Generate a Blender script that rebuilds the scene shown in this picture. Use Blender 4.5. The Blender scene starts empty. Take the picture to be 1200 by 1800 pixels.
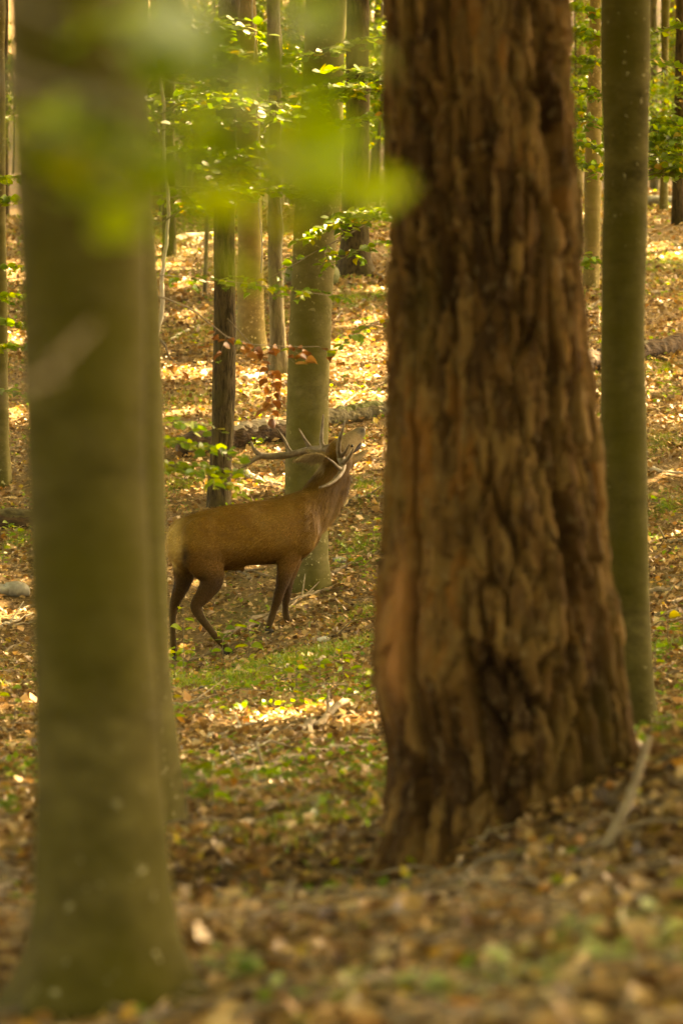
import bpy, math, random
import numpy as np
from mathutils import Vector

rng = np.random.default_rng(7)
random.seed(7)
scene = bpy.context.scene
COL = scene.collection

# ------------------------------------------------------------------ camera
CAMZ = 1.3
FPX = 6750.0                      # focal length in photo pixels (135 mm, 36 mm tall frame)
cam_d = bpy.data.cameras.new('camera')
cam = bpy.data.objects.new('camera', cam_d)
COL.objects.link(cam)
cam.location = (0, 0, CAMZ)
cam.rotation_euler = (math.radians(90), 0, 0)
cam_d.sensor_fit = 'VERTICAL'
cam_d.sensor_height = 36
cam_d.sensor_width = 24
cam_d.lens = 135
cam_d.clip_start = 0.1
cam_d.clip_end = 2000
cam_d.dof.use_dof = True
cam_d.dof.focus_distance = 34.8
cam_d.dof.aperture_fstop = 3.4
scene.camera = cam

# ------------------------------------------------------------------ world, sun, exposure
SUN_EL = math.radians(50)
SUN_AZ = math.radians(42)         # from straight ahead towards the right
SUN = np.array([math.sin(SUN_AZ) * math.cos(SUN_EL), math.cos(SUN_AZ) * math.cos(SUN_EL), math.sin(SUN_EL)])
world = bpy.data.worlds.new('World')
scene.world = world
world.use_nodes = True
wn = world.node_tree
bg = wn.nodes['Background']
sky = wn.nodes.new('ShaderNodeTexSky')
sky.sky_type = 'NISHITA'
sky.sun_disc = False
sky.sun_elevation = SUN_EL
sky.sun_rotation = SUN_AZ
sky.dust_density = 6.0
sky.ozone_density = 0.3
wn.links.new(sky.outputs[0], bg.inputs[0])
bg.inputs[1].default_value = 0.13
sun_d = bpy.data.lights.new('sun', 'SUN')
sun_d.energy = 2.5
sun_d.angle = math.radians(0.5)
sun_d.color = (1.0, 0.91, 0.76)
sun_o = bpy.data.objects.new('sun', sun_d)
COL.objects.link(sun_o)
sun_o.rotation_euler = Vector(SUN).to_track_quat('Z', 'Y').to_euler()
scene.view_settings.view_transform = 'Standard'
scene.view_settings.look = 'None'
scene.view_settings.exposure = 4.65
scene.view_settings.gamma = 1.0
scene.view_settings.use_white_balance = True
scene.view_settings.white_balance_temperature = 14500
scene.cycles.use_denoising = True
scene.cycles.max_bounces = 7
scene.cycles.diffuse_bounces = 5
scene.cycles.transmission_bounces = 5
scene.cycles.glossy_bounces = 2
scene.cycles.sample_clamp_indirect = 4.0
scene.cycles.caustics_reflective = False
scene.cycles.caustics_refractive = False


# ------------------------------------------------------------------ helpers
def P(col, row, d):
    """point seen at photo pixel (col,row) at d metres from the camera"""
    return np.array([(col - 600) / FPX * d, d, CAMZ + (900 - row) / FPX * d])


def vnoise(p, seed=0):
    """smooth 3-D value noise in -1..1, p is (N,3)"""
    p = np.asarray(p, float)
    i = np.floor(p).astype(np.int64)
    f = p - i
    f = f * f * (3 - 2 * f)
    out = np.zeros(len(p))
    for dx in (0, 1):
        for dy in (0, 1):
            for dz in (0, 1):
                h = ((i[:, 0] + dx) * 374761393 + (i[:, 1] + dy) * 668265263 + (i[:, 2] + dz) * 2147483647 + seed * 144269) & 0xFFFFFFFF
                h = ((h ^ (h >> 13)) * 1274126177) & 0xFFFFFFFF
                h = (h ^ (h >> 16)) & 0xFFFF
                w = (f[:, 0] if dx else 1 - f[:, 0]) * (f[:, 1] if dy else 1 - f[:, 1]) * (f[:, 2] if dz else 1 - f[:, 2])
                out += w * (h / 32767.5 - 1)
    return out


def fbm(p, seed=0, oct=3):
    p = np.asarray(p, float)
    o = np.zeros(len(p)); a = 1.0; s = 0
    for k in range(oct):
        o += a * vnoise(p * 2 ** k, seed + k); s += a; a *= 0.5
    return o / s


def mesh_np(name, V, F, attrs=None, smooth=True):
    """mesh from a vertex array and a triangle or quad array"""
    V = np.asarray(V, np.float32); F = np.asarray(F, np.int32)
    me = bpy.data.meshes.new(name)
    n = F.shape[1]
    me.vertices.add(len(V)); me.vertices.foreach_set('co', V.ravel())
    me.loops.add(F.size); me.loops.foreach_set('vertex_index', F.ravel())
    me.polygons.add(len(F))
    me.polygons.foreach_set('loop_start', np.arange(0, F.size, n, dtype=np.int32))
    me.polygons.foreach_set('loop_total', np.full(len(F), n, np.int32))
    me.update(calc_edges=True)
    me.polygons.foreach_set('use_smooth', np.full(len(F), smooth, bool))
    for k, v in (attrs or {}).items():
        v = np.asarray(v, np.float32)
        if v.ndim == 2:
            a = me.attributes.new(k, 'FLOAT_COLOR', 'POINT')
            a.data.foreach_set('color', np.c_[v, np.ones(len(v))].astype(np.float32).ravel())
        else:
            a = me.attributes.new(k, 'FLOAT', 'POINT')
            a.data.foreach_set('value', v)
    return me


def obj(name, me, mat, parent=None, loc=None, kind=None):
    o = bpy.data.objects.new(name, me)
    COL.objects.link(o)
    if mat is not None and me is not None and len(me.materials) == 0:
        me.materials.append(mat)
    if parent is not None:
        o.parent = parent
    if loc is not None:
        o.location = loc
    if kind:
        o['kind'] = kind
    return o


def thing(name, label, cat, loc, group=None):
    o = bpy.data.objects.new(name, None)
    COL.objects.link(o)
    o.empty_display_size = 0.2
    o.location = loc
    tag(o, label, cat, group)
    return o


def tag(o, label, cat, group=None):
    o['label'] = label; o['category'] = cat
    if group:
        o['group'] = group
    return o


def unit(v):
    v = np.asarray(v, float)
    return v / (np.linalg.norm(v, axis=-1, keepdims=True) + 1e-12)


def tube(pts, rad, n=8, cap=True, flat=None, seed=None, amp=0.0, freq=3.0):
    """closed tapered tube along a polyline -> V,F(quads)"""
    pts = np.asarray(pts, float); rad = np.asarray(rad, float) * np.ones(len(pts))
    t = unit(np.gradient(pts, axis=0))
    ref = np.array([0, 0, 1.0]) if abs(t[0, 2]) < 0.8 else np.array([0, 1.0, 0])
    V = []
    ang = np.linspace(0, 2 * np.pi, n, endpoint=False)
    s = unit(np.cross(ref, t[0]))
    for i in range(len(pts)):
        s = unit(s - t[i] * np.dot(s, t[i])); u = np.cross(t[i], s)
        r = np.full(n, rad[i])
        V.append(pts[i] + np.cos(ang)[:, None] * s * r[:, None] + np.sin(ang)[:, None] * u * r[:, None] * (flat or 1.0))
    V = np.concatenate(V)
    if seed is not None:
        cen = np.repeat(pts, n, axis=0)
        V = cen + (V - cen) * (1 + amp * fbm(V * freq, seed))[:, None]
    F = []
    m = len(pts)
    a = np.arange(n); b = (a + 1) % n
    for i in range(m - 1):
        F.append(np.c_[i * n + a, i * n + b, (i + 1) * n + b, (i + 1) * n + a])
    F = np.concatenate(F)
    if cap:
        V = np.concatenate([V, [pts[0] - t[0] * rad[0] * .3], [pts[-1] + t[-1] * rad[-1] * .3]])
        c0, c1 = m * n, m * n + 1
        h = n // 2
        F = np.concatenate([F, np.c_[np.full(n, c0), b, a, a][:, [0, 1, 2, 2]][:0]])
        T0 = np.c_[np.full(n, c0), b, a]
        T1 = np.c_[np.full(n, c1), (m - 1) * n + a, (m - 1) * n + b]
        return V, F, np.concatenate([T0, T1])
    return V, F, np.zeros((0, 3), int)


def tri(F, T=None):
    F = np.asarray(F, int)
    o = np.concatenate([F[:, [0, 1, 2]], F[:, [0, 2, 3]]])
    return o if T is None or len(T) == 0 else np.concatenate([o, T])


def merge(parts):
    V = []; F = []; k = 0
    for v, f in parts:
        V.append(v); F.append(np.asarray(f) + k); k += len(v)
    return np.concatenate(V), np.concatenate(F)


def smooth_line(pts, n):
    """Catmull-Rom resample"""
    pts = np.asarray(pts, float)
    if len(pts) == 2:
        return pts[0] + (pts[1] - pts[0]) * np.linspace(0, 1, n)[:, None]
    Q = np.concatenate([[2 * pts[0] - pts[1]], pts, [2 * pts[-1] - pts[-2]]])
    u = np.linspace(0, len(pts) - 1 - 1e-6, n); i = u.astype(int); f = (u - i)[:, None]
    a, b, c, d = Q[i], Q[i + 1], Q[i + 2], Q[i + 3]
    return .5 * (2 * b + (c - a) * f + (2 * a - 5 * b + 4 * c - d) * f ** 2 + (3 * b - a - 3 * c + d) * f ** 3)


# ------------------------------------------------------------------ materials
def new_mat(name):
    m = bpy.data.materials.new(name); m.use_nodes = True
    nt = m.node_tree
    return m, nt, nt.nodes['Principled BSDF'], nt.nodes['Material Output']


def nd(nt, t, **kw):
    n = nt.nodes.new(t)
    for k, v in kw.items():
        if hasattr(n, k):
            setattr(n, k, v)
        else:
            n.inputs[k].default_value = v
    return n


def ramp(nt, fac, stops, interp='LINEAR'):
    r = nt.nodes.new('ShaderNodeValToRGB'); r.color_ramp.interpolation = interp
    e = r.color_ramp.elements
    while len(e) < len(stops):
        e.new(0.5)
    for x, (p, c) in zip(e, stops):
        x.position = p; x.color = (*c, 1)
    nt.links.new(fac, r.inputs[0])
    return r.outputs[0]


def noise(nt, vec, scale, detail=4, rough=.55, stretch=None, dist=0.0):
    if stretch is not None:
        mp = nt.nodes.new('ShaderNodeMapping'); mp.inputs['Scale'].default_value = stretch
        nt.links.new(vec, mp.inputs[0]); vec = mp.outputs[0]
    n = nt.nodes.new('ShaderNodeTexNoise')
    n.inputs['Scale'].default_value = scale; n.inputs['Detail'].default_value = detail
    n.inputs['Roughness'].default_value = rough; n.inputs['Distortion'].default_value = dist
    nt.links.new(vec, n.inputs['Vector'])
    return n.outputs['Fac']


def mix(nt, fac, a, b, mode='MIX'):
    m = nt.nodes.new('ShaderNodeMix'); m.data_type = 'RGBA'; m.blend_type = mode
    for s, v in ((m.inputs[0], fac), (m.inputs[6], a), (m.inputs[7], b)):
        if isinstance(v, (int, float)):
            s.default_value = v
        elif isinstance(v, tuple):
            s.default_value = (*v, 1)
        else:
            nt.links.new(v, s)
    return m.outputs[2]


def bump(nt, h, strength, dist):
    b = nt.nodes.new('ShaderNodeBump'); b.inputs['Strength'].default_value = strength; b.inputs['Distance'].default_value = dist
    nt.links.new(h, b.inputs['Height'])
    return b.outputs[0]


def beech_bark(name, base, light, green, rough=.85, lich=.66):
    m, nt, bs, out = new_mat(name)
    tc = nt.nodes.new('ShaderNodeTexCoord').outputs['Object']
    n1 = noise(nt, tc, 2.2, 5, .6)
    n2 = noise(nt, tc, 6, 6, .7, stretch=(1, 1, 1.7))
    n3 = noise(nt, tc, 26, 3, .5)
    n4 = noise(nt, tc, 1.3, 3, .5, stretch=(1.6, 1.6, .5))
    c = ramp(nt, n2, [(.3, base), (.72, light)])
    g = ramp(nt, n1, [(.38, (0, 0, 0)), (.66, (1, 1, 1))])
    c = mix(nt, g, c, green)
    l = ramp(nt, n3, [(lich, (0, 0, 0)), (lich + .05, (1, 1, 1))])
    l2 = mix(nt, 1.0, l, ramp(nt, n4, [(.45, (0, 0, 0)), (.65, (1, 1, 1))]), 'MULTIPLY')
    c = mix(nt, l2, c, tuple(min(.6, x * 2.0 + .07) for x in light))
    nt.links.new(c, bs.inputs['Base Color'])
    bs.inputs['Roughness'].default_value = rough
    bs.inputs['Specular IOR Level'].default_value = .06
    h = mix(nt, .4, n2, n3)
    nt.links.new(bump(nt, h, .5, .012), bs.inputs['Normal'])
    return m


def rough_bark(name, a, b, c3, zs=.22, scale=26):
    m, nt, bs, out = new_mat(name)
    tc = nt.nodes.new('ShaderNodeTexCoord').outputs['Object']
    n1 = noise(nt, tc, scale, 4, .6, stretch=(1, 1, zs), dist=.4)
    n2 = noise(nt, tc, 3, 4, .6)
    c = ramp(nt, n1, [(.36, a), (.62, b)])
    c = mix(nt, ramp(nt, n2, [(.5, (0, 0, 0)), (.72, (1, 1, 1))]), c, c3)
    nt.links.new(c, bs.inputs['Base Color'])
    bs.inputs['Roughness'].default_value = .9
    bs.inputs['Specular IOR Level'].default_value = .06
    nt.links.new(bump(nt, n1, 1.0, .03), bs.inputs['Normal'])
    return m


M_beech_near = beech_bark('bark_beech_olive', (.022, .0165, .003), (.088, .070, .022), (.042, .035, .004), lich=.66)
M_beech = beech_bark('bark_beech_grey', (.060, .048, .016), (.135, .112, .046), (.072, .062, .014), lich=.62)
M_beech_mid = beech_bark('bark_beech_olive_pale', (.044, .034, .009), (.095, .078, .026), (.058, .050, .008), lich=.66)
M_beech_tan = beech_bark('bark_beech_tan', (.115, .078, .030), (.22, .158, .070), (.125, .098, .030), lich=.6)
M_dark_bark = rough_bark('bark_dark_fissured', (.022, .015, .007), (.075, .053, .026), (.05, .040, .013))
M_far_bark = rough_bark('bark_far', (.06, .048, .027), (.14, .115, .066), (.10, .092, .035), zs=.3, scale=16)


def pine_mat():
    m, nt, bs, out = new_mat('bark_pine_plated')
    tc = nt.nodes.new('ShaderNodeTexCoord').outputs['Object']
    at = nt.nodes.new('ShaderNodeAttribute'); at.attribute_name = 'rnd'
    n1 = noise(nt, tc, 9, 5, .65, stretch=(1, 1, .5))
    n2 = noise(nt, tc, 34, 4, .6, stretch=(1, 1, .6))
    n3 = noise(nt, tc, 2.2, 3, .5, stretch=(1, 1, .45))
    c = ramp(nt, at.outputs['Fac'], [(0, (.014, .0055, .0015)), (.25, (.036, .016, .004)), (.5, (.075, .036, .010)), (.75, (.13, .072, .023)), (.9, (.115, .055, .015)), (1, (.13, .053, .012))])
    c = mix(nt, ramp(nt, n1, [(.3, (.55, .55, .55)), (.7, (0, 0, 0))]), c, (.045, .025, .011))
    c = mix(nt, ramp(nt, n2, [(.55, (0, 0, 0)), (.75, (.5, .5, .5))]), c, (.16, .112, .056))
    rd = nt.nodes.new('ShaderNodeAttribute'); rd.attribute_name = 'red'
    c = mix(nt, rd.outputs['Fac'], c, (.21, .09, .03))
    c = mix(nt, ramp(nt, n3, [(.56, (0, 0, 0)), (.75, (.55, .55, .55))]), c, (.085, .058, .013))
    nt.links.new(c, bs.inputs['Base Color'])
    bs.inputs['Roughness'].default_value = .9; bs.inputs['Specular IOR Level'].default_value = .05
    nt.links.new(bump(nt, mix(nt, .5, n1, n2), .8, .02), bs.inputs['Normal'])
    return m


def leaf_mat(name, stops, trans=.5, attr=True, rough=.42, tr_gain=(1.5, 1.7, .7)):
    m, nt, bs, out = new_mat(name)
    if attr:
        a = nt.nodes.new('ShaderNodeAttribute'); a.attribute_name = 'rnd'; f = a.outputs['Fac']
    else:
        f = nt.nodes.new('ShaderNodeObjectInfo').outputs['Random']
    c = ramp(nt, f, stops)
    nt.links.new(c, bs.inputs['Base Color'])
    bs.inputs['Roughness'].default_value = rough
    bs.inputs['Specular IOR Level'].default_value = .4
    if trans > 0:
        t = nt.nodes.new('ShaderNodeBsdfTranslucent')
        nt.links.new(mix(nt, 1.0, c, tr_gain, 'MULTIPLY'), t.inputs[0])
        mx = nt.nodes.new('ShaderNodeMixShader'); mx.inputs[0].default_value = trans
        nt.links.new(bs.outputs[0], mx.inputs[1]); nt.links.new(t.outputs[0], mx.inputs[2])
        nt.links.new(mx.outputs[0], out.inputs[0])
    return m


GREENS = [(0, (.06, .10, .02)), (.35, (.085, .135, .02)), (.7, (.125, .17, .02)), (.9, (.19, .21, .02)), (.965, (.28, .20, .02)), (1, (.22, .10, .03))]
GREENS_Y = [(0, (.10, .15, .018)), (.4, (.14, .19, .016)), (.8, (.20, .235, .016)), (1, (.27, .24, .02))]
M_leaf = leaf_mat('leaf_beech_green', GREENS)
M_leaf_o = leaf_mat('leaf_beech_single', GREENS, attr=False)
M_leaf_y = leaf_mat('leaf_beech_yellow_green', GREENS_Y, attr=False)
M_leaf_dead = leaf_mat('leaf_beech_withered', [(0, (.14, .05, .016)), (.6, (.24, .09, .025)), (1, (.32, .15, .04))], trans=.3, attr=False, tr_gain=(1.3, 1.1, .8))
M_canopy = leaf_mat('leaf_canopy', [(0, (.08, .11, .02)), (.6, (.12, .15, .02)), (1, (.17, .18, .025))], trans=.55, tr_gain=(1.9, 1.9, .5))
LIT = [(0, (.045, .020, .007)), (.16, (.125, .058, .018)), (.36, (.235, .125, .040)), (.56, (.33, .20, .078)), (.76, (.48, .34, .165)), (.9, (.36, .135, .024)), (1, (.45, .32, .05))]
M_litter = leaf_mat('leaf_fallen_brown', LIT, trans=.18, rough=.5, tr_gain=(1, 1, 1))
M_litter_o = leaf_mat('leaf_fallen_single', LIT, trans=.18, attr=False, rough=.5, tr_gain=(1, 1, 1))
M_grass = leaf_mat('grass_green', [(0, (.085, .115, .018)), (.6, (.15, .18, .022)), (1, (.23, .235, .03))], trans=.35)
M_herb_sheen = leaf_mat('leaf_herb_sheen', [(0, (.15, .18, .055)), (.6, (.25, .28, .10)), (1, (.42, .44, .24))], trans=.3, attr=False, tr_gain=(1.1, 1.2, .6))  # pale green of small plants; also paints sky reflection on near beech leaves


def simple_mat(name, a, b, scale=8, rough=.85, stretch=None, bs_=.6, bd=.01):
    m, nt, bs, out = new_mat(name)
    tc = nt.nodes.new('ShaderNodeTexCoord').outputs['Object']
    n = noise(nt, tc, scale, 5, .6, stretch=stretch)
    nt.links.new(ramp(nt, n, [(.32, a), (.7, b)]), bs.inputs['Base Color'])
    bs.inputs['Roughness'].default_value = rough; bs.inputs['Specular IOR Level'].default_value = .25
    nt.links.new(bump(nt, n, bs_, bd), bs.inputs['Normal'])
    return m


M_stick = simple_mat('wood_stick', (.10, .068, .036), (.25, .19, .115), 12)
M_stick_pale = simple_mat('wood_stick_pale', (.26, .21, .14), (.44, .38, .28), 12)
M_twig = simple_mat('twig_brown', (.10, .072, .042), (.19, .15, .10), 20)
M_wood_pale = simple_mat('wood_pale_bare', (.13, .085, .045), (.50, .41, .29), 14, stretch=(.3, 1, 1.6), bs_=1, bd=.03)
M_rot = simple_mat('wood_rotten_brown', (.016, .009, .005), (.10, .055, .024), 16, bs_=1, bd=.05, stretch=(.35, 1, 1.5))
M_log_moss = simple_mat('log_mossy_bark', (.032, .024, .009), (.12, .092, .036), 14, bs_=1, bd=.04, stretch=(.4, 1, 1.4))
M_moss = simple_mat('moss_green', (.05, .055, .014), (.12, .12, .03), 22, bs_=1, bd=.03)
M_stone = simple_mat('stone_pale', (.30, .27, .21), (.52, .49, .42), 14, bs_=.8, bd=.01)
M_stone_d = simple_mat('stone_grey', (.14, .125, .09), (.30, .28, .22), 9, bs_=.8, bd=.02)


def ground_mat():
    m, nt, bs, out = new_mat('forest_soil')
    tc = nt.nodes.new('ShaderNodeTexCoord').outputs['Object']
    n1 = noise(nt, tc, .8, 5, .6); n2 = noise(nt, tc, 26, 5, .7); n3 = noise(nt, tc, 9, 4, .6)
    c = ramp(nt, n2, [(.3, (.07, .04, .018)), (.5, (.18, .11, .048)), (.7, (.32, .215, .11))])
    c = mix(nt, ramp(nt, n3, [(.3, (.4, .4, .4)), (.7, (0, 0, 0))]), c, (.09, .05, .024))
    c = mix(nt, ramp(nt, n1, [(.5, (0, 0, 0)), (.68, (.45, .45, .45))]), c, (.09, .105, .026))
    nt.links.new(c, bs.inputs['Base Color'])
    bs.inputs['Roughness'].default_value = .95; bs.inputs['Specular IOR Level'].default_value = .15
    nt.links.new(bump(nt, n2, 1, .04), bs.inputs['Normal'])
    return m


# ------------------------------------------------------------------ terrain
D0 = 34.6                                          # distance of the stag
YAW = math.radians(25)
FEET = {'nh': (402, 1149, -.19), 'fh': (308, 1160, -.17), 'nf': (471, 1112, -.02), 'ff': (509, 1106, .31)}
ctrl = [(190, 1790, 9), (1100, 1750, 7.5), (1150, 1650, 9), (900, 1590, 11.5), (670, 1580, 13.5), (870, 1488, 13.5), (1100, 1385, 13.6),
        (1170, 1285, 15.4), (1330, 1230, 15.5), (1110, 1310, 20), (1170, 1200, 24), (1160, 1000, 31), (1160, 800, 40), (1160, 620, 50), (1040, 510, 60), (1160, 350, 82),
        (480, 1750, 9), (500, 1600, 12), (450, 1495, 15), (480, 1400, 18.5), (500, 1300, 23.5), (540, 1205, 29),
        (545, 1035, 36.5), (640, 900, 39.5), (384, 890, 40), (640, 760, 44.5), (450, 765, 44), (640, 650, 50.5), (480, 655, 50), (438, 618, 52.5),
        (350, 500, 60), (620, 485, 62), (300, 452, 66), (340, 380, 78), (20, 1700, 9.5), (20, 1500, 14), (20, 1380, 18.5), (20, 1260, 25), (20, 1160, 31), (25, 1035, 36.2), (20, 925, 39.5), (8, 850, 42), (20, 700, 49), (20, 500, 62),
        (800, 1100, 31), (800, 900, 39), (308, 1206, 31.6), (402, 1196, 31.6), (190, 1200, 31.5), (480, 1172, 32), (600, 1130, 33), (200, 1140, 34.8)]
C = [P(c, r, d) for c, r, d in ctrl] + [P(c, r, D0 + dd) for c, r, dd in FEET.values()]
C += [np.array(p, float) for p in [(-1, 0, .1), (1.5, 0, .3), (-1, 4, .13), (1.2, 4, .28), (-3, -20, 0), (3, -20, .4),
      (-8, 100, 9.0), (0, 100, 9.3), (8, 100, 9.8), (-16, 130, 14.3), (0, 130, 14.5), (16, 130, 15), (-20, 170, 26), (0, 170, 26), (20, 170, 27), (0, 260, 52), (-25, 260, 52), (25, 260, 52),
      (-14, 40, -.4), (14, 40, 2.0), (-14, 15, -1.2), (14, 15, 1.6), (-16, 70, 5.6), (16, 70, 7.0)]]
C = np.array(C)


def _phi(r2):
    return np.where(r2 > 1e-9, .5 * r2 * np.log(np.maximum(r2, 1e-9)), 0)


_K = _phi(((C[:, None, :2] - C[None, :, :2]) ** 2).sum(-1)) + np.eye(len(C)) * 1e-4
_Q = np.c_[np.ones(len(C)), C[:, :2]]
_A = np.block([[_K, _Q], [_Q.T, np.zeros((3, 3))]])
_W = np.linalg.solve(_A, np.r_[C[:, 2], 0, 0, 0])


def ground(x, y):
    x = np.atleast_1d(np.asarray(x, float)); y = np.atleast_1d(np.asarray(y, float))
    xc = 22 * np.tanh(x / 22)
    yc = np.clip(y, -25, 262)
    out = np.empty(len(x))
    for s in range(0, len(x), 20000):
        q = np.c_[xc[s:s + 20000], yc[s:s + 20000]]
        r2 = ((q[:, None] - C[None, :, :2]) ** 2).sum(-1)
        out[s:s + 20000] = _phi(r2) @ _W[:len(C)] + _W[len(C)] + q @ _W[-2:]
    p = np.c_[x, y, np.zeros(len(x))]
    calm = 1 - .8 * np.exp(-(((x + 1) / 1.6) ** 2 + ((y - 34.4) / 2.5) ** 2)) - .7 * np.exp(-(((x + .6) / 1.2) ** 2 + ((y - 9) / 2.5) ** 2))
    out += calm * (.035 * vnoise(p * .7, 3) + .022 * vnoise(p * 2.1, 5)) + .012 * vnoise(p * 6, 9)
    return out


def g1(x, y):
    return float(ground([x], [y])[0])


def on_ground(col, d, lift=0.0):
    x = (col - 600) / FPX * d
    return np.array([x, d, g1(x, d) + lift])


def row_to_d(col, row, lo=6.0, hi=110.0):
    """nearest distance at which the ground shows at photo pixel (col,row)"""
    d = np.linspace(lo, hi, 2600)
    x = (col - 600) / FPX * d
    r = 900 - (ground(x, d) - CAMZ) / d * FPX
    k = np.argmax(r <= row)
    return float(d[k])


def build_ground():
    ys = [-30.0]
    while ys[-1] < 270:
        y = ys[-1]
        ys.append(y + (.09 if 5 < y < 18 else .14 if 5 < y < 45 else .3 if 0 < y < 80 else 1.5))
    ys = np.array(ys + [300, 360, 450])
    u = np.linspace(-1, 1, 121)
    hw = np.maximum(1.8, .089 * np.abs(ys) * 1.25 + .6)
    X = hw[:, None] * u[None] * 1.0 + (np.sign(u) * np.abs(u) ** 15 * 160)[None]
    Y = np.repeat(ys[:, None], len(u), 1)
    Z = ground(X.ravel(), Y.ravel())
    V = np.c_[X.ravel(), Y.ravel(), Z]
    m = len(u)
    i, j = np.meshgrid(np.arange(len(ys) - 1), np.arange(m - 1), indexing='ij')
    a = (i * m + j).ravel()
    F = np.c_[a, a + 1, a + m + 1, a + m]
    o = obj('forest_floor', mesh_np('forest_floor', V, F), ground_mat(), kind='structure')
    o['label'] = 'sloping forest floor of brown soil under fallen leaves'


build_ground()

# ------------------------------------------------------------------ leaves as arrays
T_BEECH_V = np.array([[0, 0, 0], [.22, .30, .03], [.22, -.30, .03], [.55, .38, .05], [.55, -.38, .05], [.82, .2, .0], [.82, -.2, .0], [1, 0, -.06], [.3, 0, -.02], [.62, 0, -.03]])
T_BEECH_F = np.array([[0, 8, 1], [0, 2, 8], [8, 9, 3], [8, 3, 1], [8, 2, 4], [8, 4, 9], [9, 7, 5], [9, 5, 3], [9, 4, 6], [9, 6, 7]])
T_LIT_V = np.array([[0, 0, 0.0], [.4, .40, .14], [.45, -.38, .12], [1, 0, .10], [.5, 0, -.02]])
T_LIT_F = np.array([[0, 4, 1], [0, 2, 4], [4, 3, 1], [4, 2, 3]])
T_CARD_V = np.array([[0, 0, 0], [.5, .36, .06], [.5, -.36, .06], [1, 0, 0]])
T_CARD_F = np.array([[0, 2, 3], [0, 3, 1]])


def leaf_array(cen, long_, nrm, size, TV, TF, width=1.0, curl=None):
    a = unit(long_); n = unit(nrm - a * (nrm * a).sum(-1, keepdims=True)); b = np.cross(n, a)
    N = len(cen)
    size = np.asarray(size) * np.ones(N); curl = np.ones(N) if curl is None else curl
    w = np.asarray(width) * np.ones(N)
    V = (cen[:, None] + size[:, None, None] * (TV[None, :, 0:1] * a[:, None] + TV[None, :, 1:2] * w[:, None, None] * b[:, None] + TV[None, :, 2:3] * curl[:, None, None] * n[:, None])).reshape(-1, 3)
    F = (TF[None] + (np.arange(N) * len(TV))[:, None, None]).reshape(-1, 3)
    return V, F


def rand_dir(n, flat=1.0):
    v = rng.normal(size=(n, 3)); v[:, 2] *= flat
    return unit(v)


# ------------------------------------------------------------------ sun gaps in the canopy
def patch_at(col, d, row=None):
    """ground point whose sun ray passes the point seen at (col,row,d)"""
    if row is None:
        return on_ground(col, d)
    p = P(col, row, d)
    for _ in range(6):
        h = p[2] - g1(p[0], p[1]); p = p - SUN * h / SUN[2]
    return p


PATCH = []                                        # (x, y, rx, ry)
for col, row, rx, ry in [(520, 1255, .8, .5), (400, 1268, .55, .35), (640, 1262, .5, .4), (620, 1185, .45, .3), (570, 1330, .35, .35),
                         (640, 620, 1.2, 1.6), (640, 700, 1.1, 1.2), (350, 660, 1.1, 1.4), (450, 690, .9, 1.3), (580, 660, .9, 1.4), (340, 720, .7, .8), (330, 560, .7, 1.0), (640, 560, .7, 1.2),
                         (25, 730, .7, 1.2), (20, 600, .7, 1.5), (340, 430, 1.1, 2.0), (340, 500, .7, 1.2), (450, 745, .6, .7), (640, 790, .5, .5), (650, 850, .3, .3),
                         (1170, 440, .5, 1.2), (1170, 840, .35, .5), (15, 1090, .4, .3), (330, 1395, .2, .15), (520, 940, .3, .3), (1020, 640, .4, .8)]:
    d = row_to_d(col, row)
    p = on_ground(col, d)
    PATCH.append((p[0], p[1], rx, ry))
for col, row, d, rx, ry in [(640, 400, 29.5, .7, .6), (436, 1060, 33.6, .12, .1), (10, 480, 30, .6, .5), (560, 160, 29, .8, .6), (350, 250, 27.5, 1.0, .9), (620, 160, 29, .35, .3), (440, 330, 30, .5, .4),
                            (360, 810, 23.5, .3, .22), (460, 230, 70, 2.5, 3), (340, 180, 66, 2, 2.5), (1170, 120, 75, 1.5, 2), (700, 100, 90, 3, 3), (480, 90, 95, 3, 3)]:
    p = patch_at(col, d, row)
    PATCH.append((p[0], p[1], rx, ry))
PATCH = np.array(PATCH)
SHADE = np.array([[*patch_at(c, d, r)[:2], w] for c, r, d, w in ((605, 790, 34.95, .45), (580, 840, 34.6, .4), (500, 800, 35.2, .4), (520, 920, 34.7, .5), (360, 940, 34.4, .5))])


def keep_shade(p):
    """True for canopy leaves that may stay: gaps let the sun onto the patches"""
    q = p.copy()
    for _ in range(4):
        h = q[:, 2] - ground(q[:, 0], q[:, 1]); q = q - SUN * (h / SUN[2])[:, None]
    e = np.c_[q[:, 0], q[:, 1], np.zeros(len(q))]
    wob = 1 + 1.3 * fbm(e * 3.4, 31, 3)
    r = (((q[:, None, 0] - PATCH[None, :, 0]) / PATCH[None, :, 2]) ** 2 + ((q[:, None, 1] - PATCH[None, :, 1]) / PATCH[None, :, 3]) ** 2).min(1)
    hit = r < wob
    fleck = (fbm(e * np.array([2.8, 1.8, 1]), 77, 3) > np.where((q[:, 1] < 3.2) & (q[:, 1] > 1.2) & (np.abs(q[:, 0] + .95) < .8), .24, np.where(q[:, 1] < 16, .75, np.where(q[:, 1] < 29, .30, .20))))
    calm = (((q[:, None, 0] - SHADE[None, :, 0]) / SHADE[None, :, 2]) ** 2 + ((q[:, None, 1] - SHADE[None, :, 1]) / SHADE[None, :, 2]) ** 2).min(1) < 1
    return ~((hit | fleck) & ~calm)


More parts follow.
